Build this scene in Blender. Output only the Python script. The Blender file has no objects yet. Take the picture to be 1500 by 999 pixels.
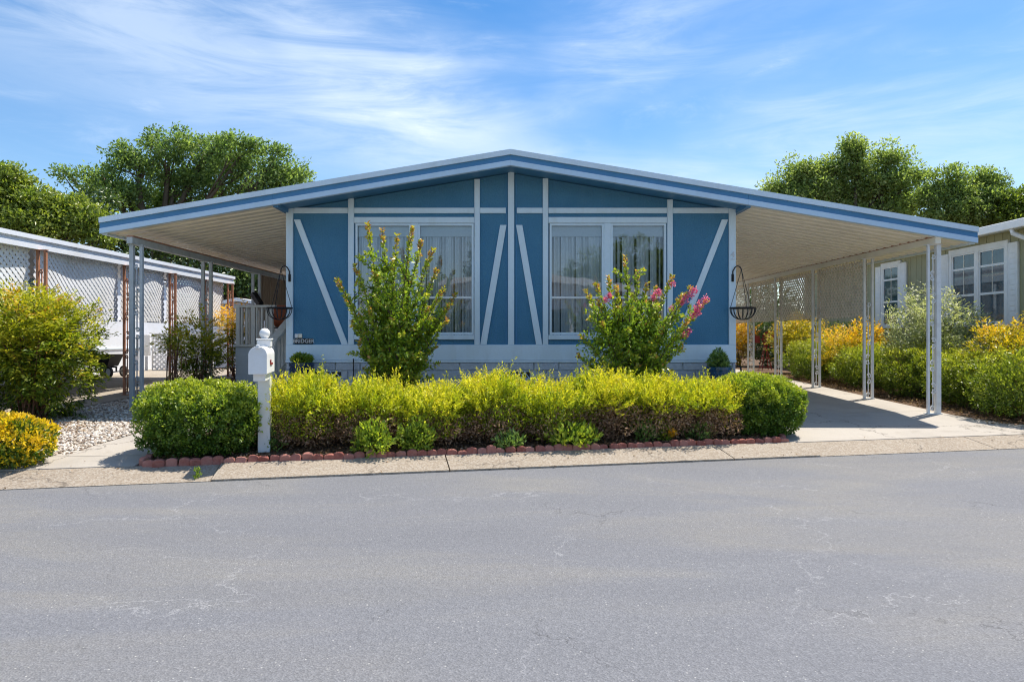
import bpy, bmesh, math, random
import numpy as np
from mathutils import Vector, Matrix
R = math.radians
SC = bpy.context.scene
COL = SC.collection
random.seed(7)
RNG = np.random.default_rng(11)

# ------------------------------------------------------------------ camera, sky, sun, exposure
CAMZ = 1.3
cam_d = bpy.data.cameras.new('camera'); cam = bpy.data.objects.new('camera', cam_d); COL.objects.link(cam)
cam.location = (0, 0, CAMZ); cam.rotation_euler = (R(90), 0, 0)
cam_d.lens = 24; cam_d.sensor_width = 36; cam_d.sensor_fit = 'HORIZONTAL'
cam_d.shift_y = -9.5 / 1500; cam_d.clip_end = 2000; cam_d.clip_start = 0.05
SC.camera = cam
SC.view_settings.view_transform = 'Standard'; SC.view_settings.look = 'None'
SC.view_settings.gamma = 1.0; SC.view_settings.exposure = 1.45
SC.view_settings.use_curve_mapping = False
SC.cycles.max_bounces = 10; SC.cycles.diffuse_bounces = 5; SC.cycles.transparent_max_bounces = 24
SC.cycles.transmission_bounces = 8; SC.cycles.filter_width = 1.1

SUN_TO = Vector((1.06, 0.80, 2.55)).normalized()
sun_d = bpy.data.lights.new('sun', 'SUN'); sun_d.energy = 2.65; sun_d.angle = R(0.5); sun_d.color = (1.0, 0.93, 0.82)
sun = bpy.data.objects.new('sun', sun_d); COL.objects.link(sun); sun.location = (10, 8, 30)
sun.rotation_euler = SUN_TO.to_track_quat('Z', 'Y').to_euler()

world = bpy.data.worlds.new('World'); SC.world = world; world.use_nodes = True
wn = world.node_tree; wn.nodes.clear()
def N(t, typ, **kw):
    n = t.nodes.new(typ)
    for k, v in kw.items():
        if k == 'inp':
            for a, b in v.items(): n.inputs[a].default_value = b
        else: setattr(n, k, v)
    return n
def build_sky():
    L = wn.links.new
    sky = N(wn, 'ShaderNodeTexSky', sky_type='NISHITA', sun_disc=False)
    sky.sun_elevation = math.asin(SUN_TO.z); sky.sun_rotation = math.atan2(SUN_TO.x, SUN_TO.y)
    sky.altitude = 50; sky.air_density = 1.0; sky.dust_density = 0.6; sky.ozone_density = 2.0
    hs = N(wn, 'ShaderNodeHueSaturation', inp={'Saturation': 1.40, 'Value': 1.0})
    L(sky.outputs[0], hs.inputs['Color'])
    tc = N(wn, 'ShaderNodeTexCoord')
    sep = N(wn, 'ShaderNodeSeparateXYZ'); L(tc.outputs['Generated'], sep.inputs[0])
    def m(op, a, b=None, c=None):
        n = N(wn, 'ShaderNodeMath', operation=op)
        for i, q in enumerate((a, b, c)):
            if q is None: continue
            if isinstance(q, (int, float)): n.inputs[i].default_value = q
            else: L(q, n.inputs[i])
        return n.outputs[0]
    def ss(v, a, b):
        n = N(wn, 'ShaderNodeMapRange', interpolation_type='SMOOTHSTEP', inp={'From Min': a, 'From Max': b})
        L(v, n.inputs['Value']); return n.outputs[0]
    az = m('ARCTAN2', sep.outputs[0], sep.outputs[1]); el = m('ARCSINE', sep.outputs[2])
    # cirrus laid out in azimuth / elevation, streaked along a falling line
    def noise(sx, sy, rot, scale, det, rough, dist, off):
        cmb = N(wn, 'ShaderNodeCombineXYZ'); L(az, cmb.inputs[0]); L(el, cmb.inputs[1])
        mp = N(wn, 'ShaderNodeMapping'); L(cmb.outputs[0], mp.inputs[0])
        mp.inputs['Rotation'].default_value = (0, 0, rot); mp.inputs['Scale'].default_value = (sx, sy, 1)
        mp.inputs['Location'].default_value = (off, off * .7, off)
        nz = N(wn, 'ShaderNodeTexNoise', inp={'Scale': scale, 'Detail': det, 'Roughness': rough, 'Distortion': dist})
        L(mp.outputs[0], nz.inputs['Vector']); return nz.outputs['Fac']
    big = noise(1, 2.2, 0.25, 2.2, 4, .5, .3, 3.1)
    fil = noise(1, 6.0, 0.22, 3.5, 9, .62, .7, 9.3)
    fil2 = noise(1, 3.0, -0.35, 6.0, 8, .65, 1.2, 21.7)
    # the long bright streak sinking from the upper left to above the roof
    wob = m('MULTIPLY', m('SUBTRACT', big, .5), .16)
    line = m('ADD', m('ADD', m('MULTIPLY', az, -.28), .258), wob)
    dist = m('ABSOLUTE', m('SUBTRACT', el, line))
    wid = m('MULTIPLY_ADD', m('MAXIMUM', m('MULTIPLY', az, -1), 0), .08, .05)
    band = m('SUBTRACT', 1, ss(m('DIVIDE', dist, wid), .0, 1.9))
    band = m('MULTIPLY', band, ss(m('SUBTRACT', .42, az), 0, .35))
    band = m('MULTIPLY', band, ss(fil, .12, .60))
    veil = m('MULTIPLY', ss(big, .40, .72), ss(fil, .3, .75))
    wisp = m('MULTIPLY', ss(fil2, .5, .8), ss(fil, .35, .7))
    low = m('MULTIPLY', m('SUBTRACT', 1, ss(el, .0, .48)), .24)
    tot = m('ADD', m('MULTIPLY', band, .48), m('MULTIPLY', veil, .40))
    tot = m('ADD', tot, m('MULTIPLY', ss(big, .30, .70), .10)); tot = m('ADD', tot, m('MULTIPLY', wisp, .24)); tot = m('ADD', tot, low)
    tot = m('MINIMUM', tot, .93)
    mix = N(wn, 'ShaderNodeMix', data_type='RGBA')
    L(tot, mix.inputs['Factor']); L(hs.outputs[0], mix.inputs['A']); mix.inputs['B'].default_value = (5.6, 6.3, 7.1, 1)
    bg = N(wn, 'ShaderNodeBackground', inp={'Strength': 0.064}); L(mix.outputs['Result'], bg.inputs['Color'])
    out = N(wn, 'ShaderNodeOutputWorld'); L(bg.outputs[0], out.inputs['Surface'])
build_sky()

# ------------------------------------------------------------------ materials
class Mat:
    def __init__(s, name):
        s.m = bpy.data.materials.new(name); s.m.use_nodes = True; s.t = s.m.node_tree
        s.t.nodes.clear(); s.out = N(s.t, 'ShaderNodeOutputMaterial')
        s.b = N(s.t, 'ShaderNodeBsdfPrincipled'); s.t.links.new(s.b.outputs[0], s.out.inputs['Surface'])
        s.tc = N(s.t, 'ShaderNodeTexCoord'); s.geo = N(s.t, 'ShaderNodeNewGeometry')
    def L(s, a, b): s.t.links.new(a, b)
    def n(s, typ, **kw): return N(s.t, typ, **kw)
    def vec(s, scale=(1, 1, 1), rot=(0, 0, 0)):
        mp = s.n('ShaderNodeMapping'); mp.inputs['Scale'].default_value = scale; mp.inputs['Rotation'].default_value = rot
        s.L(s.geo.outputs['Position'], mp.inputs[0]); return mp.outputs[0]
    def noise(s, scale, det=4, rough=.55, dist=0, v=None):
        nz = s.n('ShaderNodeTexNoise', inp={'Scale': scale, 'Detail': det, 'Roughness': rough, 'Distortion': dist})
        s.L(v if v else s.vec(), nz.inputs['Vector']); return nz.outputs['Fac']
    def ramp(s, fac, stops):
        r = s.n('ShaderNodeValToRGB'); e = r.color_ramp.elements
        while len(e) > 1: e.remove(e[-1])
        for i, (p, c) in enumerate(stops):
            el = e[0] if i == 0 else e.new(p)
            el.position = p; el.color = (*c, 1) if len(c) == 3 else c
        s.L(fac, r.inputs[0]); return r.outputs['Color']
    def rng(s, v, a, b, c=0, d=1):
        n = s.n('ShaderNodeMapRange', inp={'From Min': a, 'From Max': b, 'To Min': c, 'To Max': d}); s.L(v, n.inputs['Value']); return n.outputs[0]
    def mix(s, f, a, b, bt='MIX'):
        n = s.n('ShaderNodeMix', data_type='RGBA', blend_type=bt)
        for k, q in (('Factor', f), ('A', a), ('B', b)):
            if isinstance(q, (int, float)): n.inputs[k].default_value = q
            elif isinstance(q, tuple): n.inputs[k].default_value = (*q, 1)
            else: s.L(q, n.inputs[k])
        return n.outputs['Result']
    def math(s, op, a, b=0.0):
        n = s.n('ShaderNodeMath', operation=op)
        for i, q in enumerate((a, b)):
            if isinstance(q, (int, float)): n.inputs[i].default_value = q
            else: s.L(q, n.inputs[i])
        return n.outputs[0]
    def bump(s, h, strength=.3, dist=.01):
        b = s.n('ShaderNodeBump', inp={'Strength': strength, 'Distance': dist}); s.L(h, b.inputs['Height']); s.L(b.outputs[0], s.b.inputs['Normal'])
    def col(s, c):
        if isinstance(c, tuple): s.b.inputs['Base Color'].default_value = (*c, 1)
        else: s.L(c, s.b.inputs['Base Color'])
        return s
    def rough(s, v, spec=.35):
        s.b.inputs['Roughness'].default_value = v; s.b.inputs['Specular IOR Level'].default_value = spec; return s

def paint(name, c, rough=.5, wear=.10, scale=6, bump=.08, spec=.35, streak=False):
    a = Mat(name)
    v = a.vec((1, 1, .25)) if streak else None
    nz = a.noise(scale, 6, .6, .3, v); fine = a.noise(scale * 9, 3)
    d = tuple(x * (1 - wear * 1.6) * k for x, k in zip(c, (1.0, .98, .94)))
    l = tuple(min(1, x * (1 + wear * .5)) for x in c)
    col = a.ramp(nz, [(.25, d), (.5, c), (.8, l)])
    a.col(a.mix(a.rng(fine, .35, .7, 0, .25), col, d)); a.rough(rough, spec)
    a.bump(a.noise(scale * 14, 3), bump, .004); return a.m
MT = {}
MT['trim'] = paint('white_trim_paint', (.70, .82, .90), .5, .08, 3, .12, streak=True)
MT['white'] = paint('white_paint', (.80, .80, .79), .42, .06, 5)
MT['fascia_blue'] = paint('blue_fascia_paint', (.070, .225, .42), .45, .08, 3)
MT['fascia_white'] = paint('pale_metal_fascia', (.66, .77, .86), .4, .07, 2.5, streak=True)
MT['fascia_pale'] = paint('pale_blue_fascia_paint', (.52, .68, .84), .42, .06, 2.5, streak=True)
MT['post_white'] = paint('white_post_paint', (.74, .75, .75), .4, .12, 8)
MT['post_grey'] = paint('grey_post_paint', (.50, .53, .54), .4, .12, 8)
MT['rust_post'] = paint('rust_brown_post_paint', (.42, .19, .11), .5, .25, 9)
MT['cream'] = paint('cream_awning_metal', (.90, .83, .70), .38, .06, 1.5, .015, .4)
MT['beige_panel'] = paint('beige_panel', (.50, .36, .25), .5, .08, 2)
MT['black'] = paint('black_metal', (.018, .018, .022), .4, .2, 10)
MT['grey_wood'] = paint('grey_painted_wood', (.66, .64, .60), .55, .12, 5, streak=True)
MT['siding_grey'] = paint('blue_grey_porch_siding', (.60, .63, .66), .55, .1, 4)
MT['olive'] = paint('olive_siding', (.33, .32, .19), .6, .08, 2.5, streak=True)
MT['lattice_white'] = paint('white_plastic_lattice', (.82, .84, .88), .5, .05, 4)
MT['screen'] = paint('beige_screen', (.80, .71, .60), .55, .18, 6)
MT['shed'] = paint('pale_grey_shed_paint', (.42, .42, .45), .6, .06, 3)
MT['terracotta'] = paint('terracotta', (.36, .10, .045), .6, .2, 9)
MT['red_metal'] = paint('rusty_red_metal', (.28, .035, .025), .5, .25, 15)
MT['wall_white'] = paint('white_panel_wall', (.72, .75, .80), .5, .06, 2)
MT['roof_dark'] = paint('grey_roof_sheet', (.35, .36, .37), .5, .12, 3)
MT['interior'] = paint('dim_interior', (.10, .10, .10), .8, .1, 3)
MT['dark_glaze'] = paint('dark_glaze', (.02, .05, .11), .18, .3, 14, .1, .6)
MT['blue_glaze'] = paint('blue_glaze', (.03, .10, .20), .15, .4, 14, .2, .6)
MT['rubber'] = paint('black_rubber', (.02, .02, .02), .7, .2, 12)
MT['bark'] = paint('bark', (.11, .085, .06), .85, .35, 10, .8)
MT['twig'] = paint('brown_twig', (.16, .085, .05), .8, .3, 20)
MT['soil'] = None

def stucco():
    a = Mat('blue_stucco')
    big = a.noise(1.6, 5, .6, .2); sp = a.noise(60, 3, .6)
    c = a.ramp(big, [(.25, (.076, .218, .350)), (.55, (.090, .250, .392)), (.8, (.106, .282, .435))])
    streak = a.noise(2.2, 5, .6, .4, a.vec((3.2, 1, .22)))
    c = a.mix(a.rng(streak, .45, .75, 0, .55), c, (.11, .265, .40))
    a.col(a.mix(a.rng(sp, .4, .65, 0, .45), c, (.042, .155, .28))).rough(.75, .25)
    a.bump(a.noise(48, 5, .7), .8, .02); return a.m
MT['stucco'] = stucco()

def glass():
    a = Mat('window_glass'); t = a.t
    fr = a.n('ShaderNodeFresnel', inp={'IOR': 1.55}); tr = a.n('ShaderNodeBsdfTransparent', inp={'Color': (.80, .87, .90, 1)})
    gl = a.n('ShaderNodeBsdfGlossy', inp={'Roughness': .012, 'Color': (.95, .97, 1, 1)})
    mx = a.n('ShaderNodeMixShader'); f = a.math('MINIMUM', a.math('ADD', fr.outputs[0], .085), 1.0)
    a.L(f, mx.inputs[0]); a.L(tr.outputs[0], mx.inputs[1]); a.L(gl.outputs[0], mx.inputs[2])
    bp = a.n('ShaderNodeBump', inp={'Strength': .05, 'Distance': .02}); a.L(a.noise(2.2, 2), bp.inputs['Height']); a.L(bp.outputs[0], gl.inputs['Normal'])
    a.L(mx.outputs[0], a.out.inputs['Surface']); return a.m
MT['glass'] = glass()
def dark_glass():
    a = Mat('blue_dark_glass'); a.col(a.ramp(a.noise(5, 4, .6, .8), [(.3, (.012, .03, .05)), (.7, (.04, .10, .14))])).rough(.04, 1.0); return a.m
MT['dark_glass'] = dark_glass()

def fabric(name, c, tl=.35):
    a = Mat(name); a.col(a.ramp(a.noise(30, 4), [(.3, tuple(x * .9 for x in c)), (.7, c)])).rough(.9, .1)
    tr = a.n('ShaderNodeBsdfTranslucent', inp={'Color': (*c, 1)}); mx = a.n('ShaderNodeMixShader', inp={0: tl})
    a.L(a.b.outputs[0], mx.inputs[1]); a.L(tr.outputs[0], mx.inputs[2]); a.L(mx.outputs[0], a.out.inputs['Surface']); return a.m
MT['curtain'] = fabric('curtain_fabric', (.90, .90, .91), .10); MT['valance'] = fabric('white_valance', (.86, .87, .87), .2)

def road_mat():
    a = Mat('aged_asphalt')
    v = a.vec((.35, 1.0, 1), (0, 0, R(-11.6)))
    patch = a.noise(.75, 6, .55, .6, v); patch2 = a.noise(2.4, 6, .6, .5, v)
    grain = a.noise(140, 3, .7); mid = a.noise(34, 4, .65)
    base = a.ramp(patch, [(.30, (.146, .151, .168)), (.46, (.170, .174, .188)), (.58, (.216, .208, .192)), (.72, (.186, .188, .196))])
    base = a.mix(a.rng(patch2, .35, .7, 0, .55), base, (.150, .155, .172))
    base = a.mix(a.rng(mid, .35, .7, 0, .42), base, (.255, .258, .272))
    ag = a.n('ShaderNodeTexVoronoi', feature='F1', inp={'Scale': 110}); a.L(a.vec(), ag.inputs['Vector'])
    agc = a.n('ShaderNodeSeparateColor'); a.L(ag.outputs['Color'], agc.inputs[0])
    base = a.mix(.24, base, a.mix(1.0, base, a.ramp(agc.outputs[0], [(0, (.35, .35, .37)), (.45, (.95, .95, .98)), (.8, (1.25, 1.25, 1.27)), (1, (1.9, 1.88, 1.85))]), 'MULTIPLY'))
    lane = a.noise(.8, 3, .5, 0, a.vec((.06, 1.6, 1), (0, 0, R(-11.6))))
    base = a.mix(a.rng(lane, .40, .65, 0, .18), base, (.125, .128, .142))
    base = a.mix(a.rng(grain, .42, .62, 0, .5), base, (.085, .088, .095))
    # bright mineral specks
    vo = a.n('ShaderNodeTexVoronoi', feature='F1', inp={'Scale': 46}); a.L(a.vec(), vo.inputs['Vector'])
    sp = a.math('LESS_THAN', vo.outputs['Distance'], .17)
    sepc = a.n('ShaderNodeSeparateColor'); a.L(vo.outputs['Color'], sepc.inputs[0])
    sp = a.math('MULTIPLY', sp, a.math('GREATER_THAN', sepc.outputs[0], .90))
    base = a.mix(a.math('MULTIPLY', sp, .5), base, (.55, .54, .50))
    # hairline cracks, pale where filled and dark where open
    def crack(scale, w, off):
        wv = a.n('ShaderNodeVectorMath', operation='ADD'); nn = a.n('ShaderNodeTexNoise', inp={'Scale': 1.6, 'Detail': 6, 'Roughness': .65}); a.L(a.vec(), nn.inputs['Vector'])
        sc = a.n('ShaderNodeVectorMath', operation='SCALE', inp={'Scale': .9}); a.L(nn.outputs['Color'], sc.inputs[0])
        a.L(sc.outputs[0], wv.inputs[0]); a.L(a.geo.outputs['Position'], wv.inputs[1])
        ad = a.n('ShaderNodeVectorMath', operation='ADD', inp={1: off}); a.L(wv.outputs[0], ad.inputs[0])
        ve = a.n('ShaderNodeTexVoronoi', feature='DISTANCE_TO_EDGE', inp={'Scale': scale}); a.L(ad.outputs[0], ve.inputs['Vector'])
        return a.math('SUBTRACT', 1, a.rng(ve.outputs['Distance'], 0, w))
    pale = a.math('MULTIPLY', crack(.85, .0065, (3.2, 1.1, 0)), a.rng(a.noise(.7, 3), .48, .60))
    base = a.mix(a.math('MULTIPLY', pale, .42), base, (.42, .42, .43))
    dark = a.math('MULTIPLY', crack(.6, .005, (9.4, 5.7, 0)), a.rng(a.noise(1.1, 3, .5, 0, a.vec((1, 1, 1), (0, 0, 1))), .53, .60))
    base = a.mix(a.math('MULTIPLY', dark, .5), base, (.03, .03, .032))
    a.col(base).rough(.82, .3)
    h = a.math('ADD', a.math('MULTIPLY', grain, .6), a.math('ADD', a.math('MULTIPLY', mid, .5), ag.outputs['Distance'])); a.bump(h, .45, .007); return a.m
MT['road'] = road_mat()

def concrete(name, c, agg=0.0, stain=.5):
    a = Mat(name)
    big = a.noise(.9, 6, .6, .5); st = a.noise(2.6, 6, .65, 1.0); gr = a.noise(90, 3, .6)
    col = a.ramp(big, [(.28, tuple(x * .84 for x in c)), (.5, c), (.75, tuple(min(1, x * 1.08) for x in c))])
    col = a.mix(a.rng(st, .52, .75, 0, stain), col, (c[0] * .66, c[1] * .62, c[2] * .56))
    col = a.mix(a.rng(gr, .45, .7, 0, .3), col, tuple(x * .62 for x in c))
    h = gr
    if agg:
        vo = a.n('ShaderNodeTexVoronoi', feature='F1', inp={'Scale': 70}); a.L(a.vec(), vo.inputs['Vector'])
        sc = a.n('ShaderNodeSeparateColor'); a.L(vo.outputs['Color'], sc.inputs[0])
        sp = a.ramp(sc.outputs[0], [(.0, (.10, .075, .055)), (.3, (.23, .175, .125)), (.6, (.34, .29, .23)), (.9, (.48, .45, .40))])
        col = a.mix(agg, col, sp); h = vo.outputs['Distance']
    ve = a.n('ShaderNodeTexVoronoi', feature='DISTANCE_TO_EDGE', inp={'Scale': .42})
    nn = a.n('ShaderNodeTexNoise', inp={'Scale': 1.5, 'Detail': 6, 'Roughness': .6}); a.L(a.vec(), nn.inputs['Vector'])
    wv = a.n('ShaderNodeVectorMath', operation='ADD'); a.L(nn.outputs['Color'], wv.inputs[0]); a.L(a.geo.outputs['Position'], wv.inputs[1]); a.L(wv.outputs[0], ve.inputs['Vector'])
    ck = a.math('SUBTRACT', 1, a.rng(ve.outputs['Distance'], 0, .006)); col = a.mix(a.math('MULTIPLY', ck, .7), col, (.07, .06, .05))
    a.col(col).rough(.85, .25); a.bump(h, .4 if agg else .25, .006); return a.m
MT['concrete'] = concrete('pale_concrete', (.41, .375, .33), 0, .55)
MT['gutter'] = concrete('exposed_aggregate_concrete', (.31, .26, .205), .32, .25)
MT['old_concrete'] = concrete('old_concrete', (.36, .315, .26), 0, .5)

def soil(name, cols, sc=14):
    a = Mat(name)
    n1 = a.noise(sc, 8, .7, .5); n2 = a.noise(sc * 5, 4, .7)
    c = a.ramp(n1, [(.25, cols[0]), (.5, cols[1]), (.75, cols[2])]); c = a.mix(a.rng(n2, .5, .7, 0, .6), c, cols[3])
    a.col(c).rough(.95, .1); a.bump(n2, .9, .03); return a.m
MT['soil'] = soil('brown_mulch_soil', [(.07, .045, .03), (.14, .09, .06), (.22, .15, .10), (.30, .22, .16)])
MT['dry_ground'] = soil('dry_grassy_ground', [(.08, .07, .035), (.13, .11, .06), (.2, .16, .09), (.25, .2, .12)], 3)

def stones():
    a = Mat('white_gravel'); r = a.geo.outputs['Random Per Island']
    a.col(a.ramp(r, [(0, (.13, .085, .06)), (.2, (.30, .235, .18)), (.45, (.46, .40, .33)), (.75, (.60, .55, .49)), (1, (.74, .71, .66))])).rough(.8, .25); return a.m
MT['gravel'] = stones()
def brick_red():
    a = Mat('red_concrete_edging')
    oi = a.n('ShaderNodeObjectInfo')
    c = a.ramp(oi.outputs['Random'], [(0, (.27, .09, .07)), (.5, (.36, .135, .105)), (1, (.43, .20, .16))])
    c = a.mix(a.rng(a.noise(26, 6, .7), .45, .75, 0, .6), c, (.45, .25, .20)); c = a.mix(a.rng(a.noise(9, 5), .55, .75, 0, .5), c, (.14, .05, .04))
    a.col(c).rough(.9, .15); a.bump(a.noise(90, 4, .7), .6, .008); return a.m
MT['edging'] = brick_red()
def stone_skirt():
    a = Mat('pale_stone_skirting'); oi = a.n('ShaderNodeObjectInfo')
    c = a.ramp(a.noise(7, 6, .65, .6), [(.25, (.44, .48, .53)), (.5, (.55, .58, .62)), (.8, (.66, .68, .71))])
    c = a.mix(a.math('MULTIPLY', oi.outputs['Random'], .25), c, (.42, .46, .50)); a.col(c).rough(.8, .2); a.bump(a.noise(22, 6, .7), .8, .02); return a.m
MT['skirt'] = stone_skirt()

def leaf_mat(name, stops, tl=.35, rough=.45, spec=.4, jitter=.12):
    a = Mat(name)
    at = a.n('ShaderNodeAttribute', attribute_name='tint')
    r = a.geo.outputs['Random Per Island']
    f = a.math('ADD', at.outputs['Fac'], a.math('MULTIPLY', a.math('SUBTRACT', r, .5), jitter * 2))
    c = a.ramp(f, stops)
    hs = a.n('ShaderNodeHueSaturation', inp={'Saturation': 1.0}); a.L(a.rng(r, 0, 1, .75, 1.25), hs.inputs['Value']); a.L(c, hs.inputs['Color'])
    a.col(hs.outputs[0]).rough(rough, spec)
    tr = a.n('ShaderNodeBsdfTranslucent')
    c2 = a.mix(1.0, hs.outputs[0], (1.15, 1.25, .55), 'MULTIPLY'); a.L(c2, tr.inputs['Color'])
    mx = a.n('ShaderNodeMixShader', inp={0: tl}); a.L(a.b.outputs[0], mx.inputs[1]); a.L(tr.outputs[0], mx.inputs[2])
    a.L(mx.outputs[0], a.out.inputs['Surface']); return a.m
LM = {}
LM['gold'] = leaf_mat('golden_hedge_leaf', [(0, (0.125, 0.184, 0.018)), (.35, (0.319, 0.387, 0.025)), (.65, (0.619, 0.601, 0.035)), (1, (0.794, 0.678, 0.062))], .45)
LM['deadleaf'] = leaf_mat('dry_brown_leaf', [(0, (.10, .055, .035)), (.5, (.24, .145, .095)), (1, (.46, .31, .21))], .25, .8, .1)
LM['box'] = leaf_mat('boxwood_leaf', [(0, (0.054, 0.109, 0.019)), (.45, (0.116, 0.209, 0.028)), (.8, (0.279, 0.372, 0.039)), (1, (0.465, 0.496, 0.062))], 0.38, .32, .5)
LM['hedge'] = leaf_mat('hedge_leaf', [(0, (0.072, 0.123, 0.022)), (.45, (0.174, 0.239, 0.032)), (.8, (0.362, 0.392, 0.043)), (1, (0.522, 0.507, 0.072))], 0.4, .35, .45)
LM['nandina'] = leaf_mat('nandina_leaf', [(0, (.05, .10, .018)), (.35, (.15, .22, .025)), (.65, (.40, .41, .035)), (.9, (.58, .48, .04)), (1, (.58, .30, .05))], .42, .4, .4)
LM['yellow'] = leaf_mat('yellow_leaf', [(0, (0.085, 0.146, 0.023)), (.35, (0.289, 0.292, 0.030)), (.65, (0.722, 0.511, 0.030)), (1, (0.819, 0.437, 0.059))], 0.4, .4, .35)
LM['orange'] = leaf_mat('orange_leaf', [(0, (0.150, 0.150, 0.025)), (.35, (0.500, 0.350, 0.025)), (.7, (0.725, 0.325, 0.031)), (1, (0.525, 0.112, 0.050))], 0.4, .4, .35)
LM['euonymus'] = leaf_mat('euonymus_leaf', [(0, (0.058, 0.117, 0.020)), (.45, (0.140, 0.223, 0.026)), (.55, (0.721, 0.527, 0.020)), (1, (0.836, 0.562, 0.039))], 0.35, .35, .45)
LM['myrtle'] = leaf_mat('crape_myrtle_leaf', [(0, (0.101, 0.179, 0.028)), (.4, (0.224, 0.347, 0.039)), (.75, (0.470, 0.538, 0.061)), (.93, (0.582, 0.493, 0.088)), (1, (0.560, 0.269, 0.099))], .42, .32, .5)
LM['pink'] = leaf_mat('pink_petal', [(0, (.62, .07, .28)), (.5, (.80, .17, .45)), (1, (.88, .42, .62))], .4, .6, .2)
LM['oak'] = leaf_mat('oak_leaf', [(0, (0.084, 0.148, 0.058)), (.45, (0.177, 0.262, 0.089)), (.8, (0.323, 0.400, 0.146)), (1, (0.444, 0.455, 0.195))], .56, .5, .22)
LM['oak_r'] = leaf_mat('live_oak_leaf', [(0, (0.118, 0.182, 0.067)), (.45, (0.236, 0.316, 0.101)), (.8, (0.389, 0.448, 0.171)), (1, (0.519, 0.534, 0.255))], .56, .5, .22)
LM['lime'] = leaf_mat('lime_leaf', [(0, (0.092, 0.143, 0.028)), (.45, (0.183, 0.251, 0.045)), (.8, (0.310, 0.353, 0.063)), (1, (0.394, 0.380, 0.091))], .48, .34, .45)
LM['silver'] = leaf_mat('silver_leaf', [(0, (0.135, 0.169, 0.081)), (.4, (0.270, 0.311, 0.162)), (.75, (0.459, 0.486, 0.297)), (1, (0.675, 0.648, 0.446))], 0.3, .45, .4)
LM['dark'] = leaf_mat('dark_green_leaf', [(0, (0.038, 0.074, 0.026)), (.5, (0.074, 0.126, 0.038)), (1, (0.168, 0.231, 0.063))], 0.3, .35, .5)
LM['herb'] = leaf_mat('bedding_leaf', [(0, (0.081, 0.162, 0.041)), (.45, (0.216, 0.324, 0.047)), (.8, (0.446, 0.513, 0.054)), (1, (0.648, 0.621, 0.081))], 0.4, .45, .35)
LM['bluegreen'] = leaf_mat('blue_green_leaf', [(0, (.07, .13, .045)), (.5, (.17, .28, .075)), (1, (.34, .44, .10))], .35, .45, .35)

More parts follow.
